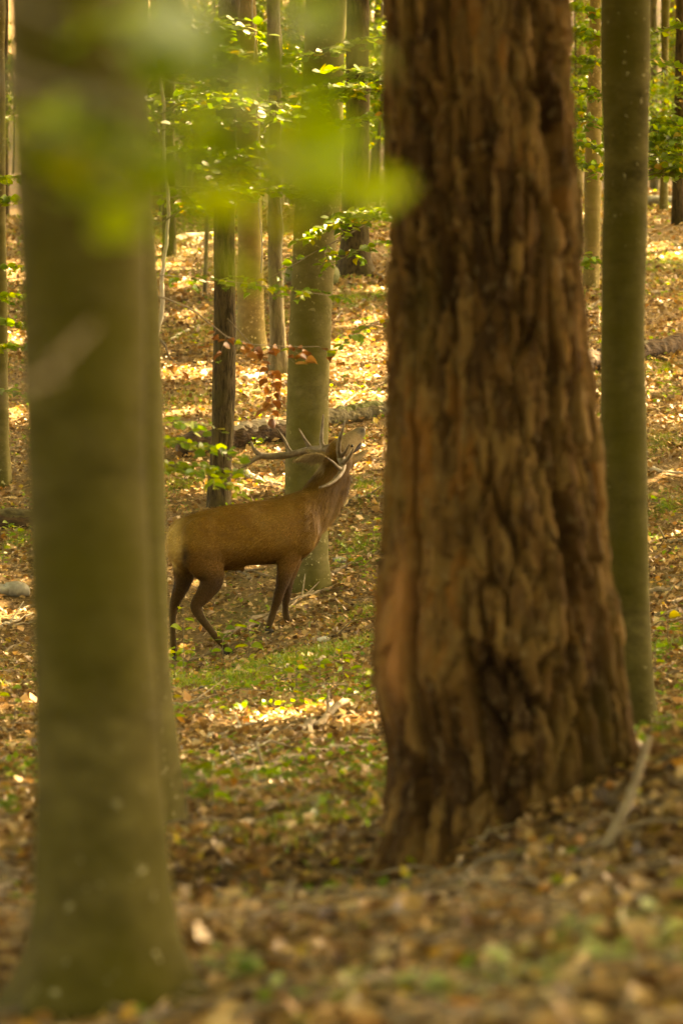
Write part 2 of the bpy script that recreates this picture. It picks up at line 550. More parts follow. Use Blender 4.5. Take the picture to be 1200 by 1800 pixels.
# ------------------------------------------------------------------ trees
def trunk_mesh(rows, d, top, lobes=5, flare=.35, n=40, seed=1, step=.10, zig=.0, rough_amp=.02):
    """rows: (row,left,right) of the photo at distance d; returns vertices relative to base, base point"""
    rows = sorted(rows, key=lambda r: -r[0])
    z = np.array([CAMZ + (900 - r[0]) / FPX * d for r in rows])
    cx = np.array([((r[1] + r[2]) / 2 - 600) / FPX * d for r in rows])
    rr = np.array([(r[2] - r[1]) / 2 / FPX * d for r in rows])
    base = np.array([cx[0], d, z[0]])
    zz = np.concatenate([np.arange(z[0] - .5, min(top, z[-1] + .6), step), np.arange(min(top, z[-1] + .6), top + .01, .7)])
    slope = (cx[-1] - cx[-2]) / max(.3, z[-1] - z[-2])
    slope = np.clip(slope, -.05, .05)
    X = np.interp(zz, z, cx); R = np.interp(zz, z, rr)
    hi = zz > z[-1]
    X[hi] = cx[-1] + slope * (zz[hi] - z[-1]) * .6
    R[hi] = rr[-1] * np.clip(1 - .55 * (zz[hi] - z[-1]) / max(1, top - z[-1]), .3, 1)
    k = np.ones(5) / 5
    if len(zz) > 12:
        Xs = np.convolve(np.pad(X, 2, 'edge'), k, 'valid'); Rs = np.convolve(np.pad(R, 2, 'edge'), k, 'valid')
        X, R = Xs, Rs
    th = np.linspace(0, 2 * np.pi, n, endpoint=False)
    r_ = np.random.default_rng(seed)
    ph = r_.uniform(0, 6.28); ph2 = r_.uniform(0, 6.28)
    hgt = np.clip((zz - z[0]) / .55, -1, 4)
    fl = flare * np.exp(-np.maximum(hgt, -.6) * 2.2)
    lob = np.cos(lobes * th + ph) * .5 + np.cos((lobes - 2) * th + ph2) * .5
    RR = R[:, None] * (1 + fl[:, None] * (lob[None] * .5))
    A = np.stack([X[:, None] + RR * np.cos(th), d + RR * np.sin(th), np.repeat(zz[:, None], n, 1)], -1).reshape(-1, 3)
    nz = fbm(A * np.array([5, 5, 2.2]), seed, 3) * rough_amp + fbm(A * np.array([1.6, 1.6, .8]), seed + 5, 2) * rough_amp * 1.6
    dirv = np.stack([np.cos(th), np.sin(th), 0 * th], -1)
    A = A + np.tile(dirv, (len(zz), 1)) * nz[:, None] * np.minimum(1, np.repeat(R, n)[:, None] / .1)
    m = len(zz)
    i, j = np.meshgrid(np.arange(m - 1), np.arange(n), indexing='ij')
    a = (i * n + j).ravel(); b = (i * n + (j + 1) % n).ravel()
    F = np.c_[a, b, b + n, a + n]
    return A - base, F, base, np.array([X[-1], d, zz[-1]]) - base, R[-1]


def crown_mesh(center, rad, n, size, nclump=120):
    """leaf cards in clumps through an ellipsoid, relative to 'center' in world space"""
    cl = rand_dir(nclump) * (rng.uniform(.15, 1, (nclump, 1)) ** .45) * rad
    k = rng.integers(0, nclump, n)
    p = cl[k] + rng.normal(size=(n, 3)) * np.array([1.3, 1.3, .5])
    w = p + center
    ok = keep_shade(w)
    w = w[ok]; m = len(w)
    nr = rand_dir(m); nr[:, 2] = np.abs(nr[:, 2]) + .8
    V, F = leaf_array(w, rand_dir(m, .35), unit(nr), rng.uniform(.7, 1.3, m) * size, T_CARD_V, T_CARD_F)
    return V, F, np.repeat(rng.uniform(0, 1, m), len(T_CARD_V))


def add_crown(root, base, topz_rel, toppt, rtop, rad=(6.5, 6.5, 3.0), n=6000, limbs=4, bark=None, size=.50):
    cz = base[2] + topz_rel
    cen = np.array([base[0] + toppt[0], base[1] + toppt[1], cz])
    V, F, r = crown_mesh(cen, np.array(rad), n, size)
    obj('crown', mesh_np('crown', V - base, F, {'rnd': r}), M_canopy, root, kind='stuff')
    for q in range(limbs):
        a = q * 6.283 / limbs + rng.uniform(-.4, .4)
        e = toppt + np.array([math.cos(a) * rad[0] * .6, math.sin(a) * rad[1] * .6, rng.uniform(.5, 2.2)])
        s = toppt - np.array([0, 0, rng.uniform(.8, 2.6)])
        pts = smooth_line([s, (s + e) / 2 + np.array([0, 0, .6]), e], 7)
        v, f, t = tube(pts, np.linspace(rtop * .7, .03, 7), 7)
        obj('limb', mesh_np('limb', v, tri(f, t)), bark, root)


def tree(name, label, rows, d, bark, top=15.0, crown=True, cat='tree', group=None, n=40, crown_n=6000, **kw):
    A, F, base, toppt, rt = trunk_mesh(rows, d, base_top(rows, d, top), n=n, **kw)
    root = thing(name, label, cat, base, group)
    obj('trunk', mesh_np('trunk', A, F), bark, root)
    if crown:
        add_crown(root, base, toppt[2] + .4, toppt, rt, n=crown_n, bark=bark)
    return root


def base_top(rows, d, h):
    z0 = CAMZ + (900 - max(r[0] for r in rows)) / FPX * d
    return z0 + h


# --- near and middle trees
tree('beech_tree', 'thick out-of-focus olive beech trunk standing before the slimmer beech it hides',
     [(1795, -28, 420), (1750, 6, 372), (1700, 32, 338), (1650, 48, 320), (1600, 57, 308), (1400, 60, 293), (1100, 56, 272), (800, 47, 260), (400, 32, 254), (0, 18, 250)], 9.0, M_beech_near, top=13, lobes=6, flare=.15, n=64, seed=3, step=.03, rough_amp=.006)
tree('beech_tree', 'slim grey beech half hidden behind the thick blurred beech trunk',
     [(1490, 150, 340), (1440, 152, 330), (1350, 156, 317), (1200, 160, 300), (1000, 158, 294), (700, 152, 288), (500, 146, 279), (350, 138, 266), (0, 120, 250)], 16.0, M_beech_mid, top=13, lobes=6, flare=.2, n=48, seed=5, step=.05, rough_amp=.008)
tree('beech_tree', 'straight smooth green-grey beech trunk just behind the large pine',
     [(1320, 1070, 1160), (1200, 1068, 1148), (1100, 1066, 1143), (900, 1056, 1137), (600, 1053, 1132), (300, 1059, 1137), (0, 1057, 1141)], 20.0, M_beech_near, top=14, lobes=5, flare=.12, n=48, seed=9, step=.06, rough_amp=.006)
tree('beech_tree', 'large grey beech directly behind the stag, leaning slightly',
     [(1040, 498, 586), (1010, 502, 580), (950, 503, 577), (850, 499, 577), (700, 503, 578), (500, 511, 585), (300, 522, 600), (66, 535, 606), (0, 537, 608)], 36.5, M_beech, top=15, lobes=5, flare=.3, n=44, seed=11, step=.07, rough_amp=.012)
tree('dark_barked_tree', 'slender tree with dark fissured bark behind the stag\'s back',
     [(892, 360, 408), (870, 362, 405), (780, 371, 411), (600, 375, 415), (400, 376, 413), (200, 380, 416), (0, 386, 420)], 40.0, M_dark_bark, top=14, lobes=5, flare=.1, n=32, seed=13, step=.1, rough_amp=.012)
tree('beech_tree', 'tan-barked beech rising behind the dark slender trunk',
     [(622, 412, 470), (600, 415, 465), (500, 417, 463), (350, 416, 460), (150, 414, 456), (0, 410, 450)], 52.5, M_beech_tan, top=15, n=32, seed=17, rough_amp=.012)
tree('beech_tree', 'thin crooked reddish-based trunk between the tan beech and the large grey beech',
     [(662, 462, 512), (645, 470, 507), (600, 474, 500), (500, 472, 499), (350, 471, 498), (100, 470, 494), (0, 468, 492)], 50.0, M_far_bark, top=14, n=28, seed=19, flare=.5, rough_amp=.02)
tree('mossy_footed_tree', 'rough-barked tree with a mossy flared foot seen over the bright hillside',
     [(492, 585, 668), (470, 592, 656), (440, 600, 648), (380, 604, 647), (200, 607, 649), (0, 607, 650)], 62.0, M_dark_bark, top=14, n=32, seed=23, flare=.4)
tree('beech_tree', 'slender tree with leafy twigs between the pine and the smooth green-grey trunk',
     [(515, 1022, 1053), (490, 1026, 1052), (300, 1029, 1055), (150, 1032, 1057), (0, 1034, 1058)], 60.0, M_beech_tan, top=14, n=28, seed=29)
tree('far_tree', 'dark double-width trunk beside the slim half-hidden beech, far up the slope',
     [(455, 283, 312), (430, 286, 309), (200, 288, 308), (0, 290, 309)], 66.0, M_dark_bark, top=13, n=24, seed=31)
tree('beech_tree', 'grey trunk by the fallen log on the shaded side of the thick blurred beech',
     [(852, -14, 20), (820, -12, 16), (600, -14, 13), (300, -16, 11), (0, -18, 10)], 42.0, M_beech, top=14, n=28, seed=37)

# far trunks
far_specs = []
fr = np.random.default_rng(41)
for col, d, w in [(658, 84, 17), (638, 100, 20), (365, 92, 16), (270, 88, 22), (330, 112, 18), (520, 98, 20), (455, 120, 22), (1016, 88, 18), (1150, 92, 16), (1166, 74, 15), (1192, 70, 24), (1178, 115, 20), (60, 70, 26), (200, 80, 25), (5, 95, 20),
                  (560, 125, 20), (400, 105, 18), (350, 76, 14), (250, 125, 20), (490, 132, 22), (690, 75, 26), (1100, 110, 22), (720, 118, 20), (900, 90, 30), (1215, 98, 20), (310, 135, 20), (432, 140, 20), (590, 142, 22), (640, 138, 18), (1135, 128, 18), (1190, 138, 20), (1030, 130, 18)]:
    far_specs.append((col, d, w))
for i, (col, d, w) in enumerate(far_specs):
    p = on_ground(col, d)
    row = 900 - (p[2] - CAMZ) / d * FPX
    lean = fr.uniform(-14, 14)
    rows = [(row + 3, col - w * .62, col + w * .62), (row - 30, col - w / 2, col + w / 2), (row - 500, col - w * .45 + lean, col + w * .45 + lean)]
    tree('far_tree', 'tall slender trunk far up the wooded slope', rows, d, [M_far_bark, M_beech, M_dark_bark, M_beech_tan][i % 4], top=12, cat='tree', group='far trunks up the slope', n=16, step=.4, seed=100 + i, crown_n=2600, rough_amp=.02)


# --- the pine
def pine():
    d = 14.0
    rows = [(1600, 615, 1160), (1560, 638, 1145), (1510, 660, 1135), (1460, 676, 1128), (1400, 684, 1121), (1320, 685, 1118), (1260, 674, 1114), (1180, 653, 1104), (1110, 658, 1096), (1000, 668, 1082), (800, 680, 1055), (500, 685, 1025), (250, 682, 1008), (0, 680, 998), (-300, 682, 985)]
    z = np.array([CAMZ + (900 - r[0]) / FPX * d for r in rows]); L = np.array([(r[1] - 600) / FPX * d for r in rows]); Rr = np.array([(r[2] - 600) / FPX * d for r in rows])
    n = 240
    zz = np.concatenate([np.arange(z[0] - .35, 3.7, .013), np.arange(3.8, 15, .25)])
    li = np.interp(zz, z, L); ri = np.interp(zz, z, Rr)
    k = np.hanning(15); k /= k.sum()
    li = np.convolve(np.pad(li, 7, 'edge'), k, 'valid'); ri = np.convolve(np.pad(ri, 7, 'edge'), k, 'valid')
    cx = (li + ri) / 2; R = (ri - li) / 2
    hi = zz > 3.7
    R[hi] = R[hi][0] * (1 - .5 * (zz[hi] - 3.7) / 11.3)
    # the bulge belongs to one side only; the trunk behind it follows its own axis
    th = np.linspace(0, 2 * np.pi, n, endpoint=False)
    TH, ZZ = np.meshgrid(th, zz)
    R2 = np.repeat(R[:, None], n, 1); 
    u = TH * .36; v = ZZ
    # plates: cells stretched along the trunk
    per = 2 * np.pi * .36
    q = np.c_[np.cos(TH.ravel()) * .36, np.sin(TH.ravel()) * .36, v.ravel()]
    uu = u.ravel() + .055 * fbm(q * np.array([5, 5, 3]), 51, 4); vv = v.ravel() + .10 * fbm(q * np.array([6, 6, 4]), 57, 4)

    def cells(S, lu, lv):
        su = rng.uniform(0, per, S); sv = rng.uniform(zz[0], 3.9, S)
        f1 = np.full(TH.size, 9.0); f2 = f1.copy(); idx = np.zeros(TH.size, int)
        for s in range(S):
            w = np.where(np.abs(vv - sv[s]) < lv * 3.2)[0]
            du = np.abs(uu[w] - su[s]) % per; du = np.minimum(du, per - du)
            dist = np.sqrt((du / lu) ** 2 + ((vv[w] - sv[s]) / lv) ** 2)
            closer = dist < f1[w]
            f2[w] = np.where(closer, f1[w], np.minimum(f2[w], dist))
            f1[w] = np.where(closer, dist, f1[w]); idx[w[closer]] = s
        return f1, f2, idx
    f1, f2, idx = cells(340, .048, .27)
    g1_, g2_, id2 = cells(2400, .021, .085)
    sh = rng.uniform(-1, 1, 340); sr = rng.uniform(0, 1, 340); sh2 = rng.uniform(-1, 1, 2400); sr2 = rng.uniform(0, 1, 2400)
    open_ = np.clip(.55 + 1.1 * fbm(q * np.array([4, 4, 1.6]), 63, 2), .08, 1.2)        # some furrows gape, some close up
    furrow = (1 - np.clip((f2 - f1) / .17, 0, 1) ** .8) * open_
    crack = 1 - np.clip((g2_ - g1_) / .16, 0, 1)
    big = fbm(np.c_[np.cos(TH.ravel()) * 2.0, np.sin(TH.ravel()) * 2.0, vv * .3], 61, 2)
    groove = np.exp(-(np.abs(big) / .05) ** 2) * np.clip(.5 + 1.2 * fbm(q * np.array([3, 3, 1.2]), 67, 2), 0, 1)
    lump = fbm(q * np.array([9, 9, 4]), 81, 4)
    disp = -.080 * furrow - .06 * groove - .018 * crack + .010 * sh[idx] + .012 * sh2[id2] + .012 * lump + .008 * fbm(q * np.array([30, 30, 14]), 83, 3)
    for cs, a_, b_, dep in ((.80, -1, 4, .15), (.56, -1, 1.9, .13), (.63, 1.6, 4, .10), (-.78, -1, 4, .10), (.93, -1, 3, .12), (-.40, 1.2, 4, .05)):
        t0 = 2 * np.pi - math.acos(cs)                                  # long vertical cracks
        zv = v.ravel(); qz = np.c_[zv * 1.1, np.full(len(zv), cs * 9), np.zeros(len(zv))]
        dth = (TH.ravel() - t0 - .10 * fbm(qz, 95, 4)) * .36
        on = np.clip((zv - a_) / .3, 0, 1) * np.clip((b_ - zv) / .3, 0, 1) * np.clip(.55 + .9 * fbm(qz * 1.7 + 5, 97, 2), .1, 1.1)
        disp -= dep * on * np.exp(-(dth / .014) ** 2)
    patch = np.clip(.5 + .40 * (sr[idx] - .5) + .7 * (sr2[id2] - .5) + .5 * fbm(q * np.array([4, 4, 2]), 87, 3), 0, 1)
    disp[np.repeat(hi, n)] = 0
    disp = disp.reshape(TH.shape)
    low = np.exp(-np.maximum(zz - z[1], 0) / .28)[:, None]
    R2 = R2 * (1 + .10 * low * (np.cos(5 * TH + 1.0)) * 1.0)
    RR = R2 + disp
    A = np.stack([cx[:, None] + RR * np.cos(TH), d + RR * np.sin(TH) , ZZ], -1).reshape(-1, 3)
    base = np.array([cx[20], d, z[2]])
    m = len(zz)
    i, j = np.meshgrid(np.arange(m - 1), np.arange(n), indexing='ij')
    a = (i * n + j).ravel(); b = (i * n + (j + 1) % n).ravel()
    F = np.c_[a, b, b + n, a + n]
    # freshly flaked reddish scar on the swelling
    sc = P(700, 1100, d)
    red = np.exp(-(((A[:, 0] - sc[0] - .06 * (A[:, 2] - sc[2])) / .05) ** 2 + ((A[:, 2] - sc[2]) / .22) ** 2)) * (A[:, 1] < d)
    red = np.clip(red * (1.3 + .9 * fbm(A * 14, 91, 2)), 0, .85)
    root = thing('pine_tree', 'massive pine with thick plated red-brown bark and a swollen foot', 'tree', base)
    obj('trunk', mesh_np('trunk', A - base, F, {'rnd': patch, 'red': red}), pine_mat(), root)
    top = np.array([cx[-1], d, zz[-1]]) - base
    add_crown(root, base, top[2] + .5, top, .16, rad=(5, 5, 3), n=5000, bark=M_dark_bark)


pine()

def unseen_shade_tree(b, h, seed):
    zz = np.concatenate([[-.4, 0, .25, .6], np.arange(1.5, h, 1.2), [h]])
    pts = np.c_[.15 * np.sin(zz * .3 + seed), .15 * np.cos(zz * .25 + seed), zz]
    r = .17 * (1 - .6 * zz / h) + .12 * np.exp(-np.maximum(zz, 0) * 3)
    v, f, t = tube(pts, r, 14, seed=seed, amp=.08, freq=2)
    root = thing('unseen_shade_tree', 'tall beech out of view, added so its crown shades the clearing', 'tree', b, 'unseen beeches added for canopy shade')
    obj('trunk', mesh_np('trunk', v, tri(f, t)), M_beech, root)
    add_crown(root, b, h + .4, pts[-1], r[-1], n=1600 if b[1] < 0 or b[1] > 115 else 6500 if (b[1] < 40 and -4 < b[0] < 22) else 3500, size=.8 if b[1] < 0 or b[1] > 115 else .5, bark=M_beech)


# --- unseen trees added around the view; their crowns block sun and sky
cr = np.random.default_rng(53)
k = 0
for y in np.arange(-24, 176, 9.5):
    for x in np.arange(-22, 32, 9.0):
        xx, yy = x + cr.uniform(-2.5, 2.5), y + cr.uniform(-3, 3)
        lim = .089 * abs(yy) + 1.2
        if abs(xx) < lim:
            xx = math.copysign(lim + cr.uniform(.3, 1.5), xx if abs(xx) > .5 else cr.uniform(-1, 1))
        if abs(yy) < 2.5:
            yy = 2.5
        if xx > 26 and yy < 10:
            continue
        b = np.array([xx, yy, g1(xx, yy)])
        k += 1
        unseen_shade_tree(b, 12.5 + cr.uniform(-1, 1.5), 200 + k)


for bx_, by_ in ((6.2, 16.5), (8.0, 20.0), (4.6, 13.0)):  # more unseen trees, added to keep stray sun off the near trunk
    unseen_shade_tree(np.array([bx_, by_, g1(bx_, by_)]), 12.3, int(by_ * 10))

# ------------------------------------------------------------------ single leaves (shared meshes)
_h = np.array([.05, .18, .34, .52, .70, .86]); _w = np.array([.12, .27, .37, .39, .30, .15])
LV_ = [[0, 0, 0]] + [[h, w, .10 * w] for h, w in zip(_h, _w)] + [[1, 0, -.05]] + [[h, -w, .10 * w] for h, w in zip(_h, _w)] + [[h, 0, -.03] for h in _h]
LF_ = []
for _s, _o in ((1, 1), (-1, 8)):
    _t = [[0, 14, _o]] + sum([[[14 + q, 15 + q, _o + q + 1], [14 + q, _o + q + 1, _o + q]] for q in range(5)], []) + [[19, 7, _o + 5]]
    LF_ += [t if _s == 1 else t[::-1] for t in _t]
T_FINE_V = np.array(LV_); T_FINE_F = np.array(LF_)
LEAF_ME = {}
for nm, mt in (('green', M_leaf_o), ('yellow', M_leaf_y), ('dead', M_leaf_dead), ('herb_sheen', M_herb_sheen)):
    LEAF_ME[nm] = []
    for q in range(4):
        v = T_FINE_V.copy()
        v[:, 1] *= .8 + .12 * q; v[:, 2] *= (1.0 + .8 * q) * (2.2 if nm == 'dead' else 1.2)
        v[:, 2] -= .18 * (v[:, 0] ** 2) * (q % 2); v[:, 1] += (.06 * math.sin(q * 2.1)) * v[:, 0] ** 2
        me = mesh_np('leaf', v, T_FINE_F); me.materials.append(mt)
        LEAF_ME[nm].append(me)


def leaf_obj(parent, p, long_, nrm, size, kind, name='leaf'):
    a = unit(long_); n = unit(nrm - a * np.dot(nrm, a)); b = np.cross(n, a)
    o = bpy.data.objects.new(name, LEAF_ME[kind][random.randrange(4)])
    COL.objects.link(o); o.parent = parent
    from mathutils import Matrix
    M = Matrix(((a[0], b[0], n[0]), (a[1], b[1], n[1]), (a[2], b[2], n[2])))
    o.matrix_local = Matrix.Translation(Vector(p)) @ M.to_4x4() @ Matrix.Scale(float(size), 4)
    return o


class Sapling:
    def __init__(self, label, root, name='beech_sapling', cat='sapling', group=None, mat=None):
        self.b = np.array(root, float)
        self.root = thing(name, label, cat, self.b, group)
        self.n = 0; self.extra = []
        self.mat = mat or M_twig

    def stem(self, pts, r0, r1, name='stem', mat=None, n=22):
        p = smooth_line(pts, n)
        p = p + rng.normal(size=p.shape) * min(.006, r0 * .25)
        v, f, t = tube(p - self.b, np.linspace(r0, r1, len(p)), 7)
        obj(name, mesh_np(name, v, tri(f, t)), mat or self.mat, self.root)
        return p

    def leaf(self, p, a, n, size, kind):
        if self.n < 290:
            leaf_obj(self.root, p - self.b, a, n, size, kind); self.n += 1
        else:
            self.extra.append((p - self.b, a, n, size))

    def spray(self, pts, r0=.006, twigs=7, leaves=7, tw_len=.35, size=.075, kind='green', droop=-.05, start=.25, yellow=.1, tilt=.55, dead=0.0):
        """a branch with alternate side twigs, each carrying two ranks of leaves"""
        p = self.stem(pts, r0, .0018, 'branch', n=16)
        ax = unit(np.gradient(p, axis=0))
        side0 = unit(np.cross(ax, [0, 0, 1.0]))
        tp = []
        for i in range(twigs + 1):
            f = start + (1 - start) * i / max(1, twigs); k = min(len(p) - 1, int(f * (len(p) - 1)))
            sg = 1 if i % 2 else -1
            if i == twigs:
                dr = ax[k] * 1.0; Lw = tw_len * .7
            else:
                dr = unit(ax[k] * .7 + side0[k] * sg * rng.uniform(.6, 1.0) + np.array([0, 0, rng.uniform(-.15, .2)])); Lw = tw_len * rng.uniform(.6, 1.15)
            e = p[k] + dr * Lw + np.array([0, 0, droop])
            q = smooth_line([p[k], (p[k] + e) / 2 + np.array([0, 0, .02]), e], 7)
            v, fq, t = tube(q - self.b, np.linspace(.0024, .001, 7), 4)
            tp.append((v, tri(fq, t)))
            for j in range(leaves):
                g = (j + .6) / leaves; z = q[min(6, int(g * 6))] + (q[min(6, int(g * 6) + 1)] - q[min(6, int(g * 6))]) * (g * 6 % 1)
                s2 = unit(np.cross(dr, [0, 0, 1.0])) * (1 if j % 2 else -1)
                a = unit(dr * .6 + s2 * .9 + rng.normal(size=3) * .2 + np.array([0, 0, -.1]))
                if j == leaves - 1:
                    a = dr
                nrm = unit(np.array([0, 0, 1.0]) + rng.normal(size=3) * tilt * .7 + np.array([0, -.35, 0]))
                kd = 'dead' if rng.random() < dead else ('yellow' if rng.random() < yellow else kind)
                self.leaf(z, a, nrm, size * rng.uniform(.7, 1.2), kd)
        V, F = merge(tp)
        obj('twigs', mesh_np('twigs', V, F), self.mat, self.root, kind='stuff')

    def done(self):
        if self.extra:
            c, a, n, s = (np.array(x) for x in zip(*self.extra))
            V, F = leaf_array(c, a, n, s, T_BEECH_V, T_BEECH_F)
            obj('foliage', mesh_np('foliage', V, F, {'rnd': np.repeat(rng.uniform(0, 1, len(c)), len(T_BEECH_V))}), M_leaf, self.root, kind='stuff')
        return self.root


def px(*pts):
    return [P(*q) for q in pts]


def jspray(s, c0, r0, d0, c1, r1, d1, **kw):
    m = ((c0 + c1) / 2 + rng.uniform(-6, 6), (r0 + r1) / 2 - rng.uniform(2, 12), (d0 + d1) / 2)
    s.spray(px((c0, r0, d0), m, (c1, r1, d1)), **kw)


# near blurred leaves: sapling at the left, three metres from the lens
b = np.array([-.62, 3.15, g1(-.62, 3.15)])
s = Sapling('young beech close by with blurred yellow-green leaves across the thick trunk', b)
st = s.stem([b, b + [.02, 0, 1.0], b + [.05, .02, 2.0], b + [.1, .05, 2.6]], .016, .006)
for (z0, pts, tw, lv, L_, kd, ye) in [
        (1.50, [(-30, 270, 3.3), (120, 245, 3.3), (275, 320, 3.3)], 6, 3, .09, 'yellow', 1),
        (1.45, [(-20, 230, 3.0), (80, 240, 3.0), (200, 260, 3.0)], 4, 3, .09, 'yellow', 1),
        (1.75, [(60, 20, 3.2), (180, 40, 3.2), (300, 60, 3.2)], 4, 3, .08, 'herb_sheen', .5),  # pale leaf colour stands in for sky reflection on these beech leaves
        (1.68, [(60, 140, 3.2), (230, 130, 3.2), (400, 110, 3.2)], 4, 2, .09, 'herb_sheen', .6),
        (1.62, [(120, 200, 3.4), (330, 280, 3.4), (440, 300, 3.4), (510, 300, 3.4)], 6, 2, .08, 'yellow', 1),
        (1.60, [(150, 170, 3.0), (300, 215, 3.0), (400, 210, 3.0)], 3, 2, .09, 'yellow', 1),
        (1.86, [(300, -10, 3.2), (420, 0, 3.2), (510, 20, 3.2)], 4, 2, .07, 'herb_sheen', .4)]:
    s.spray([b + [.04, .01, z0]] + px(*pts), r0=.004, twigs=tw, leaves=lv, tw_len=L_, size=.058, kind=kd, start=.4, tilt=.9, yellow=ye if kd != 'yellow' else 0)
s.stem([b + [.02, 0, 1.20], P(30, 680, 3.4), P(95, 640, 3.5), P(165, 570, 3.6)], .0035, .002, 'branch', M_stick)
s.done()

# sapling by the slim beech: sprays above the dark slender trunk
b = on_ground(255, 27.5)
s = Sapling('pale-stemmed young beech beside the slim half-hidden beech', b)
s.stem([b, P(258, 900, 27.5), P(268, 640, 27.5), P(286, 550, 27.5), P(285, 480, 27.5), P(296, 380, 27.5), P(282, 120, 27.5), P(276, -60, 27.5)], .022, .010, mat=M_stick_pale, n=40)
jspray(s, 284, 200, 27.5, 450, 150, 27.0, twigs=11, leaves=10, tw_len=.36, yellow=.12)
jspray(s, 284, 300, 27.5, 440, 260, 28.2, twigs=11, leaves=9, tw_len=.34, yellow=.12)
jspray(s, 288, 390, 27.5, 420, 310, 27.0, twigs=10, leaves=9, tw_len=.3, yellow=.12)
jspray(s, 282, 110, 27.5, 380, 130, 26.6, twigs=12, leaves=10, tw_len=.36, yellow=.12)
jspray(s, 284, 270, 27.5, 380, 280, 28.0, twigs=12, leaves=10, tw_len=.36, yellow=.12)
jspray(s, 284, 180, 27.5, 360, 175, 28.4, twigs=12, leaves=10, tw_len=.36, yellow=.12)
jspray(s, 285, 350, 27.5, 380, 345, 28.4, twigs=11, leaves=10, tw_len=.32, yellow=.12)
jspray(s, 278, 60, 27.5, 400, 90, 28, twigs=10, leaves=9, tw_len=.34, yellow=.12)
jspray(s, 284, 140, 27.5, 480, 200, 28.5, twigs=12, leaves=10, tw_len=.36, yellow=.12)
jspray(s, 284, 330, 27.5, 500, 340, 29, twigs=12, leaves=9, tw_len=.34, yellow=.12)
jspray(s, 280, 20, 27.5, 420, 50, 28, twigs=11, leaves=9, tw_len=.36, yellow=.12)
jspray(s, 284, 300, 27.5, 470, 300, 27, twigs=11, leaves=9, tw_len=.34, yellow=.2)
jspray(s, 284, 230, 27.5, 400, 210, 26.8, twigs=11, leaves=10, tw_len=.34, yellow=.12)
jspray(s, 286, 250, 27.5, 240, 170, 27.8, twigs=6, leaves=9, tw_len=.3, yellow=.12)
s.done()

# sapling hidden behind the pine: sprays reaching left of it
b = on_ground(730, 30)
s = Sapling('young beech standing behind the pine with bright sprays beside it', b)
s.stem([b, P(726, 700, 30), P(715, 300, 30), P(720, -50, 30)], .03, .015, n=30)
s.spray(px((722, 330, 30), (640, 395, 29.6), (560, 440, 29.4), (470, 490, 29.2)), r0=.010, twigs=3, leaves=4, tw_len=.25, start=.6)
jspray(s, 705, 360, 30, 575, 400, 29.4, twigs=12, leaves=10, tw_len=.30, yellow=.12, size=.08)
jspray(s, 705, 420, 30, 590, 460, 29.4, twigs=6, leaves=6, tw_len=.26, yellow=.12)
jspray(s, 715, 130, 30, 520, 190, 29, twigs=10, leaves=10, tw_len=.32, yellow=.12, size=.08)
jspray(s, 715, 170, 30, 560, 150, 28.6, twigs=11, leaves=9, tw_len=.30, yellow=.12)
jspray(s, 714, 200, 30, 540, 230, 29.5, twigs=11, leaves=9, tw_len=.3, yellow=.12)
jspray(s, 714, 60, 30, 560, 90, 29.5, twigs=10, leaves=9, tw_len=.3, yellow=.12)
jspray(s, 712, 150, 30, 600, 120, 29, twigs=11, leaves=10, tw_len=.30, yellow=.12, size=.08)
jspray(s, 712, 390, 30, 610, 375, 29.2, twigs=11, leaves=10, tw_len=.28, yellow=.12, size=.08)
jspray(s, 690, 560, 30, 610, 600, 29.6, twigs=5, leaves=5, tw_len=.25)
s.done()

# low sapling behind the thick trunk: the long thin spray with withered leaves
b = on_ground(215, 25)
s = Sapling('thin low young beech whose long bare branch ends in withered leaves', b)
s.stem([b, P(222, 900, 25), P(240, 560, 25), P(238, 300, 25)], .02, .009, n=26)
jspray(s, 240, 480, 25, 585, 520, 26.5, twigs=11, leaves=7, tw_len=.28, start=.2, size=.07, tilt=.35)
s.spray(px((238, 510, 25), (330, 540, 25.5), (420, 600, 26), (560, 610, 26.5)), r0=.009, twigs=9, leaves=4, tw_len=.25, start=.55, size=.075, dead=.8, droop=-.14)
s.spray(px((240, 560, 25), (285, 600, 25), (300, 630, 25.1), (318, 645, 25.2)), r0=.012, twigs=1, leaves=1, tw_len=.06, start=.8, dead=1)
s.spray(px((400, 560, 26), (470, 640, 26.3), (478, 700, 26.3)), r0=.004, twigs=4, leaves=4, tw_len=.08, start=.55, dead=1.0, droop=-.1, size=.07)
jspray(s, 228, 800, 24, 395, 850, 23.6, twigs=8, leaves=6, tw_len=.24, yellow=.5, size=.07, tilt=.8)
jspray(s, 228, 830, 24, 405, 825, 24, twigs=9, leaves=6, tw_len=.24, yellow=.4, size=.07, tilt=.8)
jspray(s, 228, 770, 24.2, 380, 790, 24, twigs=9, leaves=6, tw_len=.24, yellow=.4, size=.07, tilt=.8)
jspray(s, 228, 745, 24.5, 350, 745, 24.5, twigs=6, leaves=5, tw_len=.22, yellow=.6, size=.07, tilt=.8)
jspray(s, 400, 340, 28, 570, 330, 29, twigs=9, leaves=7, tw_len=.3, yellow=.4)
s.done()

# leafy young tree right of the pine
b = on_ground(1003, 34)
s = Sapling('leafy young beech in the narrow gap right of the pine', b)
s.stem([b, P(1000, 300, 34), P(996, -40, 34)], .025, .012, n=20)
for r in (20, 60, 110, 165, 215, 255, 300):
    jspray(s, 999, r - 12, 34, 1056, r + 6, 33.6, twigs=6, leaves=6, tw_len=.20, size=.085, yellow=.05, tilt=1.0)
jspray(s, 1002, 440, 34, 1054, 465, 33.8, twigs=5, leaves=5, tw_len=.2, size=.08, tilt=1)
s.done()

